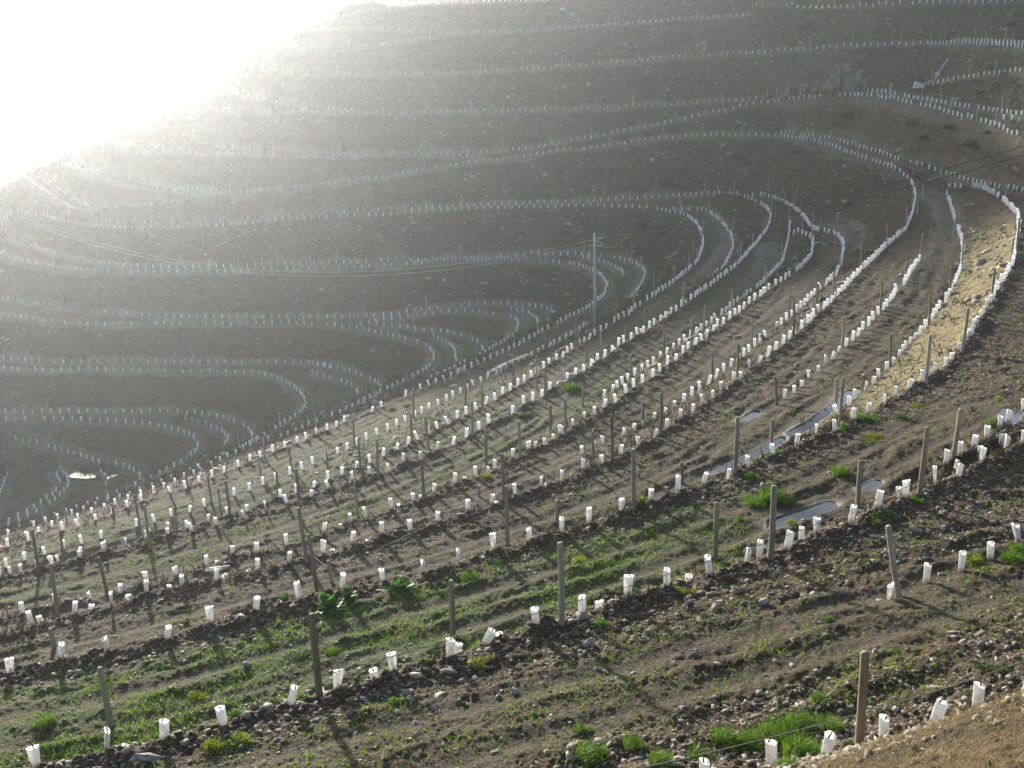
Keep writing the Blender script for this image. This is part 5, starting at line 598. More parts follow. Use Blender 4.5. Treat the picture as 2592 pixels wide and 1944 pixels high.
ROWNAME={'O1':'lowest vine row','O1b':'row beside the leaning post','O2':'second vine row up','O3':'third vine row up','O4':'fourth vine row up','O5':'fifth vine row up','O6':'sixth vine row up','R7':'seventh vine row up','O8':'eighth vine row up','O9':'ninth vine row up','O10':'tenth vine row up','O11':'eleventh vine row up','O12':'twelfth vine row up','O13':'bottom row of the hollow','I2':'short row beyond the second','I4b':'row under the straw bank','I4m':'middle row right of the third puddle track','I6':'inner row below the fourth','I7':'inner row below the fifth','F2':'hidden row behind the second','F3':'hidden row behind the third','F4':'hidden row behind the fourth','F5':'hidden row behind the fifth','F6':'hidden row behind the sixth','F7':'hidden row behind the seventh','I8':'inner row below the seventh','I7b':'inner row below the sixth'}
ROWNAME['I4m']='middle row between third and fourth'
ORD='first second third fourth fifth sixth seventh eighth ninth tenth eleventh twelfth thirteenth fourteenth fifteenth sixteenth seventeenth eighteenth nineteenth twentieth'.split()
TEN={2:'twenty',3:'thirty',4:'forty',5:'fifty',6:'sixty',7:'seventy',8:'eighty',9:'ninety'}
TENTH={20:'twentieth',30:'thirtieth',40:'fortieth',50:'fiftieth',60:'sixtieth',70:'seventieth',80:'eightieth',90:'ninetieth'}
def ordw(n):
    if n<=20: return ORD[n-1]
    if n%10==0 and n<100: return TENTH[n]
    if n<100: return TEN[n//10]+'-'+ORD[n%10-1]
    return 'hundred-and-'+ordw(n-100)

# ------------------------------------------------------------------ posts
allposts=[]   # x,y,h,lean,row
near_pts=np.array([(a,b) for a,b,_ in spots])
def rowof(x,y):
    i=np.argmin((near_pts[:,0]-x)**2+(near_pts[:,1]-y)**2); return srow[i]
for x,y,h,l in POSTS: allposts.append((x,y,h,l,rowof(x,y)))
pxy=np.array([(p[0],p[1]) for p in allposts])
for n,w in ROW.items():
    if KIND[n]=='crest': continue
    q=simp(w,6.2)
    for p in q[::1]:
        x,y=p[0]+rng.normal(0,.5),p[1]+rng.normal(0,.15)
        a,b,d=to_img(x,y,p[2])
        if d<44 and -.05<a<1.05: continue
        if n in('O1','O2','O3'): continue
        if ((pxy[:,0]-x)**2+(pxy[:,1]-y)**2).min()<(3.4 if d<90 else 2.)**2: continue
        allposts.append((x,y,float(np.clip(rng.normal(1.55,.2),1.0,2)),float(rng.normal(0,.03)),n)); pxy=np.vstack([pxy,(x,y)])
pz=ground(pxy[:,0],pxy[:,1]); pix,piy,pdep=to_img(pxy[:,0],pxy[:,1],pz)
pin=(pix>-.02)&(pix<1.02)&(piy>-.02)&(piy<.80)
psingle=set([i for i in np.argsort(pdep) if pin[i]][:300])
def post_mesh(k):
    rg=random.Random(k+5); r=.058+.008*rg.random(); V=[];ns=10
    lv=[-.25,0,.35,.7,.96,.985,1.0]; bend=rg.uniform(-.015,.015)
    pts=[];rad=[]
    for z in lv: pts.append((bend*math.sin(z*3),bend*.6*math.cos(z*4),z)); rad.append(r*(1.06-.10*max(z,0)))
    rad[-1]*=.8
    V,q,t=poly_tube(pts,rad,ns)
    return V,q,t
PM={}
for mat in ('post_grey','post_brown'):
    for k in range(3):
        V,q,t=post_mesh(k); PM[mat,k]=mesh_from('post',V,[np.array(q),np.array(t)],smooth=False,mat=M[mat])
# per-row ordering of the posts, left to right in the photograph
byrow={}
for i in range(len(allposts)):
    if pin[i]: byrow.setdefault(allposts[i][4],[]).append(i)
for r in byrow: byrow[r].sort(key=lambda i:pix[i])
def rname(r): 
    return ROWNAME.get(r) or FARNAME.get(r,'far terrace row')
FARNAME={}
fr=[n for n in ROW if n not in ROWNAME and KIND[n]!='crest']
for n in fr:
    w=ROW[n]; a,b,_=to_img(w[:,0],w[:,1],w[:,2]); FARNAME[n]=(float(a.mean()),float(b.mean()))
fs=sorted(FARNAME,key=lambda n:FARNAME[n][1])
for k,n in enumerate(fs): FARNAME[n]='%s vine row from the top'%ordw(k+1)
postlab={}
for r,l in byrow.items():
    for k,i in enumerate(l):
        h,le=allposts[i][2],allposts[i][3]
        if i%3==0: mat='post_brown'
        else: mat='post_grey'
        look='short' if h<1.0 else ('tall' if h>1.85 else '')
        look+=(' steeply leaning' if abs(le)>.2 else (' slightly tilted' if abs(le)>.07 else ' upright'))
        colr='brown' if mat=='post_brown' else 'grey'
        postlab[i]=(mat,(look+' '+colr+' post, '+ordw(k+1)+' post from left in '+('the ' if not r in () else '')+rname(r)).strip())
fv=[];fq=[];ft=[];no=0
for i,(x,y,h,l,r) in enumerate(allposts):
    tw=float(rng.uniform(0,6.28))
    if i in psingle:
        mat,lab=postlab[i]
        o=link('vine_post',PM[mat,i%3],loc=(x,y,float(pz[i])-.02),scale=(1,1,h/1.0)); 
        o.rotation_euler=(float(rng.normal(0,.02)),math.atan(l),0)
        tag(o,lab,'post','wooden posts along the vine rows')
    elif inview is not None:
        V,q,t=poly_tube([(x,y,pz[i]-.2),(x+l*h,y,pz[i]+h)],.05,5); fv.append(V); fq.append(np.array(q)+no); ft.append(np.array(t)+no); no+=len(V)
if fv:
    o=link('vine_posts_far',mesh_from('vine_posts_far',np.concatenate(fv),[np.concatenate(fq),np.concatenate(ft)],mat=M['post_grey'])); o.name='far_posts'; tag(o,'wooden posts on the most distant terraces','posts','wooden posts along the vine rows','stuff')
# ------------------------------------------------------------------ the guards themselves
rowsp={}
for i in order: rowsp.setdefault(srow[i],[]).append(i)
for r in rowsp: rowsp[r].sort(key=lambda i:ix[i])
def guard_label(i,lean):
    r=srow[i]; L=rowsp[r]; P=byrow.get(r,[])
    look='leaning ' if lean>.16 else ('slightly tilted ' if lean>.08 else 'upright ')
    if P:
        j=min(range(len(P)),key=lambda k:abs(pix[P[k]]-ix[i])); pi=pix[P[j]]
        if ix[i]<pi: c=sum(1 for q in L if ix[i]<=ix[q]<pi); side='left'
        else: c=sum(1 for q in L if pi<=ix[q]<=ix[i]); side='right'
        return '%swhite tube %s %s of %s post in %s'%(look,ordw(c),side,ordw(j+1),rname(r))
    return '%swhite vine tube, %s from left in %s'%(look,ordw(L.index(i)+1),rname(r))
fv=[];fq=[];no=0
base8=np.array([(math.cos(a)*.084,math.sin(a)*.084) for a in np.linspace(0,2*math.pi,9)[:8]])
for i in range(len(spots)):
    x,y=sp[i]; z=float(sz[i]); near=i in single
    lx,ly=rng.normal(0,.085),rng.normal(0,.07)
    if rng.random()<.12: lx*=2.8
    if not near and rng.random()<.05: continue
    if not near and dep[i]>95: lx*=.5;ly*=.5
    if near:
        k=int(rng.integers(0,4)); lean=math.hypot(lx,ly)
        o=link('vine_guard',TUBES[k],loc=(x,y,z-.02-abs(rng.normal(0,.03))),rot=(lx if False else ly,lx,float(rng.uniform(0,6.28)) if False else 0))
        s=float(rng.uniform(.94,1.08)); o.scale=(s,s,float(rng.uniform(.82,1.1)))
        o.rotation_euler=Euler((0,0,float(rng.uniform(0,6.28))))
        o.rotation_euler=(Euler((ly,lx,0)).to_matrix()@Euler((0,0,float(rng.uniform(0,6.28)))).to_matrix()).to_euler()
        tag(o,guard_label(i,lean),'vine guard','white guards along the vine rows')
        c=link('vine_stem',STEMS[int(rng.integers(0,5))],parent=o)
    else:
        if iy[i]>.8 or ix[i]<-.35 or ix[i]>1.35: continue
        h=float(rng.uniform(.40,.50)); b=np.c_[base8+[x,y],np.full(8,z-.05)]; t=np.c_[base8*1.08+[x+lx*h,y+ly*h],np.full(8,z+h)]
        fv.append(np.r_[b,t]); fq.append(np.array([[k,(k+1)%8,8+(k+1)%8,8+k] for k in range(8)])+no); no+=16
o=link('far_vine_guards',mesh_from('far_vine_guards',np.concatenate(fv),[np.concatenate(fq)],smooth=True,mat=M['far_tube'])); tag(o,'distant rows of white vine tubes curving round the terraces','vine guards','white guards along the vine rows','stuff')
print('rows',len(spots),len(allposts),time.time()-T00)
# ------------------------------------------------------------------ wires along the nearest rows
def wire_along(pts_h,r,name,lab,cat,mat,sag=.04):
    P=[]
    for (a,b) in zip(pts_h[:-1],pts_h[1:]):
        for k in range(6):
            f=k/6; p=[a[i]+(b[i]-a[i])*f for i in range(3)]; p[2]-=sag*4*f*(1-f); P.append(p)
    P.append(pts_h[-1]); o=link(name,tube_obj_mesh(name,P,r,mat,5)); tag(o,lab,cat); return o
for r,hts,lab in (('O1',(.55,),'thin grey wire strung low between posts of the lowest vine row'),('O2',(.42,),'thin wire strung between posts along the second vine row'),('O3',(.45,),'thin wire strung between posts along the third vine row'),('O4',(.45,),'thin wire strung between posts along the fourth vine row')):
    P=[(allposts[i][0],allposts[i][1],float(pz[i])) for i in byrow.get(r,[]) if abs(allposts[i][3])<.3 and pdep[i]<60]
    if r=='O1':
        w=ROW['O1']; P=[(p[0],p[1],float(ground(p[0],p[1]))) for p in simp(w,3.0)][:4]
    if len(P)<2: continue
    for h in hts: wire_along([(a,b,c+h) for a,b,c in P],.008,'row_wire',lab,'wire',M['wire'])
# irrigation hoses lying on the ground behind rows
for r,lab in (('F2','brown drip hose lying along the hidden row behind the second'),('F3','brown drip hose lying along the hidden row behind the third')):
    w=simp(FOOT[r],.8); P=[(p[0],p[1],float(ground(p[0],p[1]))+.10+.05*math.sin(k*1.3)) for k,p in enumerate(w)]
    o=link('drip_hose',tube_obj_mesh('drip_hose',P,.011,M['wire'],5)); tag(o,lab,'hose')
# ------------------------------------------------------------------ utility pole with its cables
px,py,_=SPECIAL['utility_pole']; bz=float(ground(px,py)); PH=7.6
e=bpy.data.objects.new('utility_pole',None); COL.objects.link(e); e.location=(px,py,bz); tag(e,'tall thin grey utility pole standing where the hairpin terraces meet','utility pole')
link('pole_shaft',tube_obj_mesh('pole_shaft',[(0,0,-.5),(-.05,0,2.5),(-.12,0,5),(-.2,0,PH)],[.14,.13,.115,.095],M['concrete'],10),parent=e)
bmx=bmesh.new()
bmesh.ops.create_cone(bmx,cap_ends=True,segments=8,radius1=.07,radius2=.05,depth=.22,matrix=Matrix.Translation((.06,-.05,PH-.55))); bmesh.ops.create_cone(bmx,cap_ends=True,segments=8,radius1=.1,radius2=.09,depth=.12,matrix=Matrix.Translation((-.2,0,PH+.05)))
bmesh.ops.create_cone(bmx,cap_ends=True,segments=6,radius1=.03,radius2=.03,depth=.5,matrix=Matrix.Translation((.02,0,PH-.55))@Matrix.Rotation(R(90),4,'Y'))
me=bpy.data.meshes.new('insulator'); bmx.to_mesh(me); bmx.free(); me.materials.append(M['concrete']); link('insulator',me,parent=e)
loop=[(.28,0,PH-.62),(.7,-.1,PH-1.0),(1.3,-.1,PH-1.02),(1.9,-.1,PH-.75),(2.2,-.1,PH-.3),(2.6,-.1,PH-.28)]
link('slack_cable',tube_obj_mesh('slack_cable',loop,.035,simple('tan_cable',(.30,.22,.12),(.36,.27,.16),4),6),parent=e)
def unproj(sx,sy,D):
    u=(sx-1296)/2658;v=(sy-972)/2658; d=(u,CP-v*SP,-(v*CP+SP)); t=D/d[1]; return (d[0]*t,D,d[2]*t)
def cable(a,b,sag,name,lab,r,mat):
    a=Vector(a);b=Vector(b);P=[]
    for k in range(41):
        f=k/40; p=a.lerp(b,f); p.z-=sag*4*f*(1-f); P.append(p)
    o=link(name,tube_obj_mesh(name,P,r,mat,6)); tag(o,lab,'cable')
top=Vector((px-.2,py,bz+PH))
for k,(sx,sy,dz,lab) in enumerate(((2640,355,-.35,'upper dark cable running from the utility pole up to the right edge'),(2640,378,-.95,'lower dark cable running from the utility pole up to the right edge'))):
    cable(top+Vector((.25,0,dz)),unproj(sx,sy,60),.75,'overhead_cable',lab,.03,M['pipe'])
for k,(sx,sy,dz,lab) in enumerate(((10,532,-.45,'upper pale cable sagging from the utility pole to the left edge'),(10,540,-.85,'lower pale cable sagging from the utility pole to the left edge'))):
    cable(top+Vector((-.1,0,dz)),unproj(sx,sy,118),4.6,'overhead_cable',lab,.022,simple('pale_cable%d'%k,(.35,.3,.22),(.4,.34,.26),3,.25,spec=.7))
# ------------------------------------------------------------------ rocks
def rock_mesh(seed,flat=.55,n=1):
    rg=np.random.default_rng(seed); b=bmesh.new(); bmesh.ops.create_icosphere(b,subdivisions=n,radius=.5)
    cuts=[(rg.normal(size=3),rg.uniform(.26,.42)) for _ in range(7)]
    for v in b.verts:
        p=np.array(v.co)
        for nrm,d in cuts:
            nr_=nrm/np.linalg.norm(nrm); e_=p@nr_-d
            if e_>0: p=p-nr_*e_
        p=p*np.array([1.25,.8,flat])+rg.normal(0,.045,3); v.co=p
    me=bpy.data.meshes.new('rock'); b.to_mesh(me); b.free(); me.materials.append(M['slate']); return me
RM=[rock_mesh(s,f) for s,f in ((1,.75),(2,.5),(3,.6),(4,.4),(5,.7),(6,.8))]
rk=[]
for x,y,s in ROCKS:
    z=float(ground(x,y)); a,b,d=to_img(x,y,z); rk.append((a,b,d,x,y,z,s))
rk.sort()
def nearest_row(x,y): return rowof(x,y)
cnt={}
for a,b,d,x,y,z,s in rk: cnt.setdefault(nearest_row(x,y),[]).append((a,b,d,x,y,z,s))
for r,l in cnt.items():
    for k,(a,b,d,x,y,z,s) in enumerate(l):
        m=int(rng.integers(0,6)); sc=max(.1,s*(1.1 if d<60 else 1.4))
        o=link('rock',RM[m],loc=(x,y,z+sc*.12),rot=(float(rng.normal(0,.25)),float(rng.normal(0,.25)),float(rng.uniform(0,6.28))),scale=(sc,sc,sc))
        size='large' if sc>1.0 else ('fist-sized' if sc<.16 else ('small' if sc<.3 else 'mid-sized'))
        tag(o,'%s pale grey rock, %s rock from left near the %s'%(size,ordw(k+1),rname(r)),'rock','loose rocks on the terraces')
x,y,z=SPECIAL['slab']; o=link('stone_slab',rock_mesh(21,.5),loc=(x,y,float(ground(x,y))+.10),rot=(.25,.12,.25),scale=(.46,.3,.42)); tag(o,'biggest pale slate slab lying on the near vine row at bottom left','rock')
x,y,z=SPECIAL['slab_post']; o=link('stone_slab',rock_mesh(22,.4),loc=(x-.1,y,float(ground(x,y))+.08),rot=(.1,-.05,.1),scale=(.62,.4,.5)); tag(o,'flat brown-grey slab leaning behind a tall post on the second vine row','rock')
x,y,z=SPECIAL['fallen']; o=link('vine_guard',TUBES[1],loc=(x,y,float(ground(x,y))+.08),rot=(R(90),0,R(-75)),scale=(1,1,1.5)); tag(o,'fallen white tube lying flat on the ground behind the fourth vine row','vine guard','white guards along the vine rows')
# rock faces on the upper banks
CUBE=np.array([(-1,-1,-1),(1,-1,-1),(1,1,-1),(-1,1,-1),(-1,-1,1),(1,-1,1),(1,1,1),(-1,1,1)],float)*.5
CF=np.array([(0,3,2,1),(4,5,6,7),(0,1,5,4),(1,2,6,5),(2,3,7,6),(3,0,4,7)])
def outcrop(key,w,h,lab,seed):
    """a cluster of upright fractured shale blocks bedded in the bank"""
    x,y,z=SPECIAL[key]; rg=np.random.default_rng(seed); V=[];Fq=[]; ang=math.atan2(x,y); n=int(w*6)
    for k in range(n):
        u=rg.uniform(-.5,.5); e=(1-(2*abs(u))**2.2); hh=h*e*rg.uniform(.3,.95)+.3; bw=rg.uniform(.4,1.1); bd=rg.uniform(.5,1.1); b0=rg.uniform(0,.35)*h*(1-e)
        c=CUBE*np.array([bw,bd,hh])+rg.normal(0,.06,(8,3)); c[4:,:2]*=rg.uniform(.75,1.0); c[:,1]+=c[:,2]*rg.uniform(.25,.55); a=rg.normal(0,.3)
        cx=c[:,0]*math.cos(a)-c[:,1]*math.sin(a)+u*w; cy_=c[:,0]*math.sin(a)+c[:,1]*math.cos(a)+rg.uniform(.1,.7); m=len(V)
        V+= [(cx[q],cy_[q],c[q,2]+hh*.5+b0-.5) for q in range(8)]; Fq+=[list(f+m) for f in CF]
    o=link('rock_outcrop',mesh_from('rock_outcrop',V,[np.array(Fq)],mat=M['face']),loc=(x,y-.1,float(ground(x,y))),rot=(0,0,-ang)); tag(o,lab,'rock face')
def face_mat():
    t=NT('shale_face'); co=t.n('ShaderNodeTexCoord').outputs['Object']; mp=t.n('ShaderNodeMapping'); mp.inputs['Scale'].default_value=(1.6,1.6,.35); t.l(co,mp.inputs[0])
    f=t.noise(1.6,6,.7,mp.outputs[0]); c=t.mix(t.rng(f,.35,.65),(.06,.05,.036),(.27,.24,.185)); t.bsdf(c,.9,t.bump(f,.2),.2); return t.m
M['face']=face_mat()
outcrop('outcrop',5.2,4.2,'pale fractured rock face cut into the upper bank below the pipe terrace',11)
outcrop('outcrop2',3.0,2.6,'low weathered rock face, leftmost of three on the upper bank',12)
outcrop('outcrop3',2.2,3.0,'narrow pale rock face between two wider ones on the upper bank',13)
outcrop('outcrop4',1.6,2.0,'small grey rock face high on the bank beside the top terraces',14)
# drain pipe and its concrete outlet
x,y,z=SPECIAL['outlet'];gz=float(ground(x,y)); x2,y2,z2=SPECIAL['pipe_end']; gz2=float(ground(x2,y2))
e=bpy.data.objects.new('drain_pipe',None); COL.objects.link(e); e.location=(x,y,gz); tag(e,'pinkish drain pipe running down the upper bank to a white concrete outlet','drain pipe')
pk=simple('pink_pvc',(.42,.27,.25),(.5,.34,.31),4,.5); wh=simple('white_concrete',(.36,.37,.36),(.5,.51,.5),4,.8)
P=[]
for k in range(9):
    f=k/8; qx,qy=x+(x2-x)*f,y+(y2-y)*f; P.append((qx-x,qy-y,float(ground(qx,qy))-gz+.35))
link('pipe',tube_obj_mesh('pipe',P,.11,pk,10),parent=e)
b=bmesh.new(); bmesh.ops.create_cube(b,size=1,matrix=Matrix.Diagonal((1.3,.7,.6,1))); 
for v in b.verts:
    if v.co.z>0: v.co.x*=.72; v.co.y*=.7; v.co.z+=.25*(1 if v.co.x<0 else -.3)
bmesh.ops.bevel(b,geom=b.edges[:],offset=.06,segments=2,affect='EDGES'); me=bpy.data.meshes.new('outlet'); b.to_mesh(me); b.free(); me.materials.append(wh); link('outlet_block',me,parent=e,loc=(-.3,-.2,.35))
b=bmesh.new(); bmesh.ops.create_cube(b,size=1,matrix=Matrix.Diagonal((.6,.45,.5,1))); bmesh.ops.bevel(b,geom=b.edges[:],offset=.08,segments=2,affect='EDGES'); me=bpy.data.meshes.new('collar'); b.to_mesh(me); b.free(); me.materials.append(wh)
link('pipe_collar',me,parent=e,loc=((x2-x)*.62,(y2-y)*.62,P[5][2]+.1),rot=(.3,.5,.4))

# ------------------------------------------------------------------ plants
def leaves(kind,seed):
    """a clump one metre across: many small leaves spread through its volume"""
    rg=np.random.default_rng(seed); V=[];Fq=[];Ft=[]
    def quad(a,b,c,d): n=len(V); V.extend([a,b,c,d]); Fq.append([n,n+1,n+2,n+3])
    if kind=='grass':
        for _ in range(260):
            r=.42*math.sqrt(rg.random()); a=rg.uniform(0,6.28); p=np.array([r*math.cos(a),r*math.sin(a),0]); h=rg.uniform(.25,.62)*(1.1-r); an=rg.uniform(0,6.28); o=np.array([math.cos(an),math.sin(an),0]); s=np.array([-o[1],o[0],0])*.011
            m=p+o*h*.22+np.array([0,0,h*.65]); t=p+o*h*.6+np.array([0,0,h]); quad(p-s,p+s,m+s*.8,m-s*.8); quad(m-s*.8,m+s*.8,t+s*.15,t-s*.15)
    elif kind=='dock':
        for _ in range(46):
            an=rg.uniform(0,6.28); o=np.array([math.cos(an),math.sin(an),0]); s=np.array([-o[1],o[0],0]); L=rg.uniform(.3,.56); el=rg.uniform(.2,1.15); c0=np.array([*rg.normal(0,.07,2),0]); w=L*rg.uniform(.15,.22); pr=None
            for k,(f,wf) in enumerate(((.0,.12),(.3,.8),(.6,1.),(.85,.6),(1.,.08))):
                c=c0+o*L*math.cos(el)*f+np.array([0,0,L*(math.sin(el)*f-.55*f*f*math.cos(el))+.04]); cur=(c-s*w*wf,c+np.array([0,0,-.03*wf]),c+s*w*wf)
                if pr: quad(pr[0],pr[1],cur[1],cur[0]); quad(pr[1],pr[2],cur[2],cur[1])
                pr=cur
    else:
        flat={'cushion':.22}.get(kind,.6); n={'cushion':700}.get(kind,520); ls={'cushion':.03}.get(kind,.045)
        cl=[(rg.normal(0,.2,2),rg.uniform(.5,1.)) for _ in range(7)]
        for _ in range(n):
            c,hh=cl[int(rg.integers(0,7))]; d=rg.normal(size=3); d/=np.linalg.norm(d); rr_=.24*rg.random()**.4
            p=np.array([c[0]+d[0]*rr_,c[1]+d[1]*rr_,abs(d[2])*rr_*2.2*flat*hh+.02]); a=rg.normal(size=3);a/=np.linalg.norm(a); b=np.cross(a,rg.normal(size=3)); b/=np.linalg.norm(b)
            l=ls*rg.uniform(.6,1.3); quad(p-a*l,p-b*l*.45,p+a*l,p+b*l*.45)
        if kind!='cushion':
            for _ in range(18):
                c,hh=cl[int(rg.integers(0,7))]; t=np.array([c[0]+rg.normal(0,.12),c[1]+rg.normal(0,.12),flat*.55*hh]); s=np.array([.006,.0,0]); quad(np.array([c[0]*.4-.006,c[1]*.4,0]),np.array([c[0]*.4+.006,c[1]*.4,0]),t+s*.4,t-s*.4)
    return mesh_from(kind,V,[np.array(Fq)])
LM={}
def leafmesh(kind,var):
    k=(kind,var)
    if k not in LM:
        base='bush' if kind.startswith('herb') else kind; me=leaves(base,hash2(np.array(var*7+3),np.array(len(kind)),5).item()*1e4.__int__() if False else var*31+len(kind)); me.materials.append(M[kind]); LM[k]=me
    return LM[k]
WN={'grass':('grass_tuft','grass tuft','long green grass tuft'),'dock':('dock_plant','weed','broad-leaved green weed'),'cushion':('moss_cushion','moss','bright low moss cushion'),'herb_green':('weed','weed','leafy green weed'),'herb_dark':('weed','weed','dark green weed'),'herb_yellow':('weed','weed','yellow-green bushy weed'),'herb_red':('weed','weed','rusty red-brown weed')}
wl=[]
for x,y,s,k in WEEDS: z=float(ground(x,y)); a,b,d=to_img(x,y,z); wl.append((a,b,x,y,z,s,k))
wl.sort(key=lambda q:(q[0],q[1])); wc={}
for q in wl: wc.setdefault((q[6],nearest_row(q[2],q[3])),[]).append(q)
for (k,r),l in wc.items():
    for j,(a,b,x,y,z,s,_) in enumerate(l):
        nm,cat,desc=WN[k]; S=max(.14,s*(1.12 if k!='grass' else 1.35))
        o=link(nm,leafmesh(k,j%3),loc=(x,y,z-.01),rot=(0,0,float(rng.uniform(0,6.28))),scale=(S,S,S*float(rng.uniform(.75,1.)) if k!='grass' else S*.8))
        tag(o,('%s, %s beside the %s'%(desc,('only one' if len(l)==1 else ordw(j+1)+' from left'),rname(r))),cat,'weeds among the vine rows')
# dark low shrubs on the far banks
def shrub_mesh(seed):
    rg=np.random.default_rng(seed); V=[];Fq=[]
    for _ in range(420):
        d=rg.normal(size=3); d/=np.linalg.norm(d); r_=.5*rg.random()**.35; c=rg.normal(0,.12,3); p=d*r_*np.array([1,1,.62])+c; p[2]=abs(p[2])*.9
        a=rg.normal(size=3)+np.array([0,0,1.2]);a/=np.linalg.norm(a); b=np.cross(a,rg.normal(size=3)); b/=np.linalg.norm(b); l=rg.uniform(.04,.10); n=len(V); V.extend([p-a*l,p-b*l*.4,p+a*l,p+b*l*.4]); Fq.append([n,n+1,n+2,n+3])
    return mesh_from('shrub',V,[np.array(Fq)],mat=M['shrub'])
SM=[shrub_mesh(s) for s in (1,2,3)]
sl=[]
for x,y,s in SHRUBS: z=float(ground(x,y)); a,b,d=to_img(x,y,z); sl.append((a,x,y,z,s))
sl.sort(); scn={}
for q in sl: scn.setdefault(nearest_row(q[1],q[2]),[]).append(q)
for r,l in scn.items():
    for j,(a,x,y,z,s) in enumerate(l):
        o=link('shrub',SM[j%3],loc=(x,y,z-.1),rot=(0,0,float(rng.uniform(0,6.28))),scale=(s*1.25,s*1.0,s*.8)); tag(o,'low dark bank shrub, %s shrub from left near the %s'%(ordw(j+1),rname(r)),'shrub','dark shrubs on the banks')
# ------------------------------------------------------------------ scattered stones, grass, leaves, dry scrub (uncountable)
def scatter(n,r0,r1,tmax=30,p=0.):
    th=rng.uniform(R(-tmax),R(tmax),n); r=np.exp(rng.uniform(math.log(r0),math.log(r1),n)) if p==0 else np.sqrt(rng.uniform(r0*r0,r1*r1,n))
    return r*np.sin(th),r*np.cos(th)
def stones(name,x,y,size,lab,lo=.0,hi=1.,flat=(.25,.6)):
    n=len(x); z=ground(x,y)
    V=CUBE[None]*np.ones((n,1,1))+rng.normal(0,.17,(n,8,3)); V[:,4:,:2]*=.72
    V*=np.stack([size*rng.uniform(.8,1.6,n),size*rng.uniform(.6,1.,n),size*rng.uniform(*flat,n)],-1)[:,None]
    a=rng.uniform(0,6.28,n);c,s=np.cos(a),np.sin(a); t=rng.normal(0,.35,n); ct,st=np.cos(t),np.sin(t)
    xx=V[...,0]*ct[:,None]-V[...,2]*st[:,None]; zz=V[...,0]*st[:,None]+V[...,2]*ct[:,None]
    Vx=xx*c[:,None]-V[...,1]*s[:,None]+x[:,None]; Vy=xx*s[:,None]+V[...,1]*c[:,None]+y[:,None]; Vz=zz+z[:,None]+(size*.02)[:,None]
    Fq=(CF[None]+8*np.arange(n)[:,None,None]).reshape(-1,4); tone=np.repeat(np.clip(rng.beta(1.4,2.2,n)*(hi-lo)+lo,0,1),8)
    o=link(name,mesh_from(name,np.stack([Vx,Vy,Vz],-1).reshape(-1,3),[Fq],attrs={'tone':tone},mat=M['chip'])); tag(o,lab,'stones',kind='stuff')
x,y=scatter(95000,8.5,60); k=rng.random(len(x))<np.clip(.25+.5*field(mound,x,y)/.2+.55*field(slope,x,y)-.55*field(track,x,y)-.5*field(rut,x,y)+.5*fbm(x*.5,y*.5,5,2),.03,1); x,y=x[k],y[k]
cd=dist_field(simp(ROW['crest'],.6),x,y,40); k=~((cd[1]>0)|(cd[0]<.8))|(rng.random(len(x))<.12); x,y=x[k],y[k]
stones('gravel',x,y,.018+.085*rng.random(len(x))**4+.0006*np.hypot(x,y),'loose slate chips and clods scattered over the soil between vine rows')
x,y=scatter(1500,9,50); cd=dist_field(simp(ROW['crest'],.6),x,y,60); k=(field(track,x,y)<.5)&(cd[1]<0)&(cd[0]>2.2); x,y=x[k],y[k]; stones('rubble',x,y,.08+.10*rng.random(len(x))**2,'grey fist-sized stones strewn among the vine rows',.15,.85)
x,y=scatter(22000,55,225,32); k=rng.random(len(x))<sstep(.15,.5,field(slope,x,y))*np.clip(.26+.8*fbm(x*.12,y*.12,8,3)+.006*x,0.06,1); x,y=x[k],y[k]
stones('scree',x,y,.10+.5*rng.random(len(x))**4,'pale slate stones scattered over the far banks',.25,1.)
def blades(name,x,y,h,w,mat,lab,cat,bend=.5,seg=2):
    n=len(x); z=ground(x,y)-.01; a=rng.uniform(0,6.28,n); o=np.stack([np.cos(a),np.sin(a),0*a],-1); b=rng.uniform(0,6.28,n); s=np.stack([np.cos(b),np.sin(b),0*b],-1)*w[:,None]
    p=np.stack([x,y,z],-1); up_=np.array([0,0,1.])
    m=p+o*(h*bend*.35)[:,None]+up_*(h*.62)[:,None]; t=p+o*(h*bend)[:,None]+up_*h[:,None]
    V=np.stack([p-s,p+s,m+s*.8,m-s*.8,t+s*.15,t-s*.15],1).reshape(-1,3); q=np.array([(0,1,2,3),(3,2,4,5)]); Fq=(q[None]+6*np.arange(n)[:,None,None]).reshape(-1,4)
    o_=link(name,mesh_from(name,V,[Fq],mat=M[mat])); tag(o_,lab,cat,kind='stuff')
x,y=scatter(230000,8.5,60); gf=field(green,x,y)*(1-.6*field(rut,x,y)); k=rng.random(len(x))<np.clip(gf*1.25*(.3+2.0*fbm(x*.9,y*.9,15,3)),0,1); x,y=x[k],y[k]
blades('grass',x,y,rng.uniform(.03,.10,len(x))+.0008*np.hypot(x,y),np.full(len(x),.006)+.00022*np.hypot(x,y),'grass','short green grass growing along the tracks between vine rows','grass',.8)
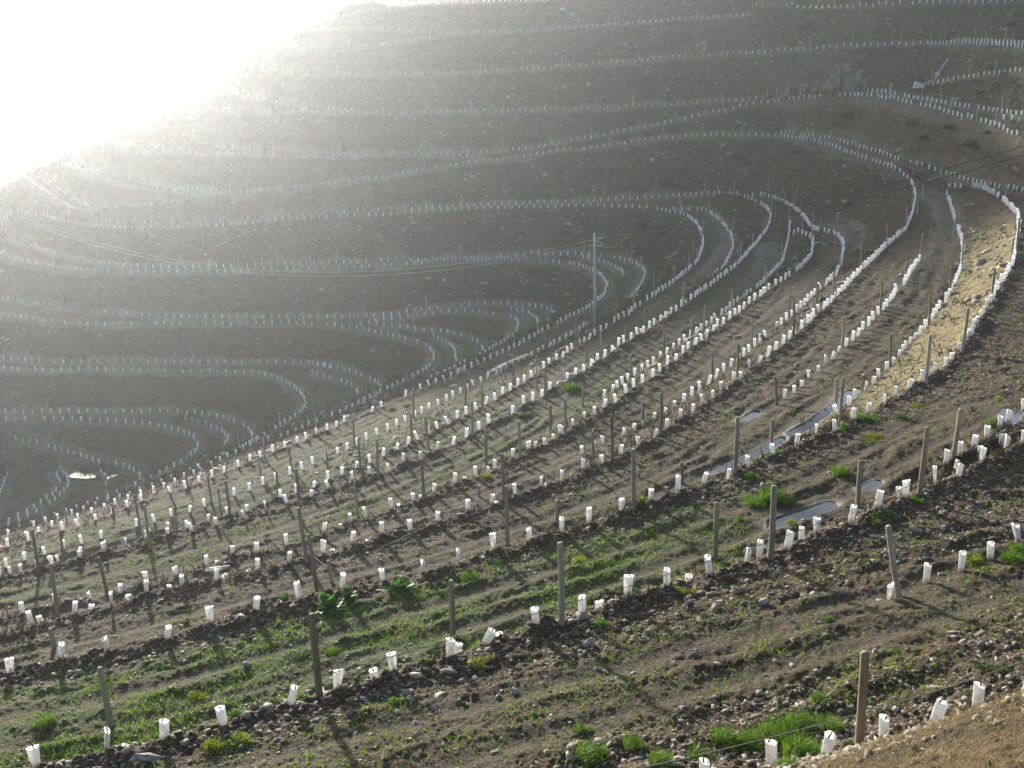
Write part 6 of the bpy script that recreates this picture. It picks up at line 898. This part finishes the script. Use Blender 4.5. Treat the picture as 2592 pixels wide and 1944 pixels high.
# low rosette leaves of ground-covering weeds
def cover(x,y,size,mat,name,lab):
    n=len(x); z=ground(x,y)+.015; a=rng.uniform(0,6.28,n); d=np.stack([np.cos(a),np.sin(a),rng.uniform(-.1,.7,n)],-1)*size[:,None]; s=np.stack([-np.sin(a),np.cos(a),rng.normal(0,.3,n)],-1)*(size*.42)[:,None]; p=np.stack([x,y,z],-1)
    V=np.stack([p-d*.5,p+s,p+d*.6,p-s],1).reshape(-1,3); Fq=np.arange(4*n).reshape(-1,4)
    o_=link(name,mesh_from(name,V,[Fq],mat=M[mat])); tag(o_,lab,'ground cover',kind='stuff')
x,y=scatter(90000,8.5,48); gf=field(green,x,y); k=rng.random(len(x))<np.clip(gf*(.02+2.4*fbm(x*.7+9,y*.7,25,3)),0,1); x,y=x[k],y[k]
k=rng.random(len(x))<.5
cover(x[k],y[k],rng.uniform(.03,.075,k.sum())+.0006*np.hypot(x[k],y[k]),'herb_green','clover','low green clover leaves covering parts of the near tracks')
k=~k; cover(x[k],y[k],rng.uniform(.025,.06,k.sum())+.0006*np.hypot(x[k],y[k]),'herb_yellow','seedlings','yellow-green seedlings spread over the near tracks')
# dry grass on the near crest
x,y=scatter(60000,5.,12.5,32,1); cd=dist_field(simp(ROW['crest'],.6),x,y,40); k=((cd[0]<1.1)|(cd[1]>0))&(np.hypot(x,y)<13)&(rng.random(len(x))<.55); x,y=x[k],y[k]
blades('dry_grass',x,y,rng.uniform(.02,.12,len(x)),np.full(len(x),.0035),'straw','dry straw-coloured grass on the bank edge below the photographer','grass',.9)
# dry scrub tufts over the banks
x,y=scatter(85000,26,235,33); k=rng.random(len(x))<sstep(.2,.55,field(slope,x,y))*np.clip(.8+.6*fbm(x*.15,y*.15,18,3),.35,1)*(1-.75*field(straw,x,y)*(np.hypot(x,y)<103))*np.where(np.hypot(x,y)<78,.22,1); x,y=x[k],y[k]
r_=np.hypot(x,y); q=np.repeat(np.arange(len(x)),4); x=x[q]+rng.normal(0,.12,len(q));y=y[q]+rng.normal(0,.12,len(q))
blades('dry_scrub',x,y,rng.uniform(.12,.42,len(x)),rng.uniform(.012,.04,len(x)),'scrub','dry brown scrub and dead grass covering the banks','scrub',.9)
# ------------------------------------------------------------------ haze
me=bpy.data.meshes.new('haze'); b=bmesh.new(); bmesh.ops.create_cube(b,size=1); b.to_mesh(me); b.free()
zmin,zmax=float(Zf.min())-1.,float(Zf.max())+2.
hz=link('haze',me,loc=(0,230,(zmin+zmax)/2),scale=(1100,700,zmax-zmin)); tag(hz,kind='stuff',label='pale sunlit haze filling the valley')
hm=bpy.data.materials.new('haze'); hm.use_nodes=True; nt_=hm.node_tree; nt_.nodes.clear(); oo=nt_.nodes.new('ShaderNodeOutputMaterial'); pv=nt_.nodes.new('ShaderNodeVolumePrincipled')
pv.inputs['Color'].default_value=(.90,.95,1,1); pv.inputs['Density'].default_value=HAZE_DENSITY; pv.inputs['Anisotropy'].default_value=HAZE_G
nt_.links.new(pv.outputs[0],oo.inputs['Volume']); me.materials.append(hm)
print('done',time.time()-T00)
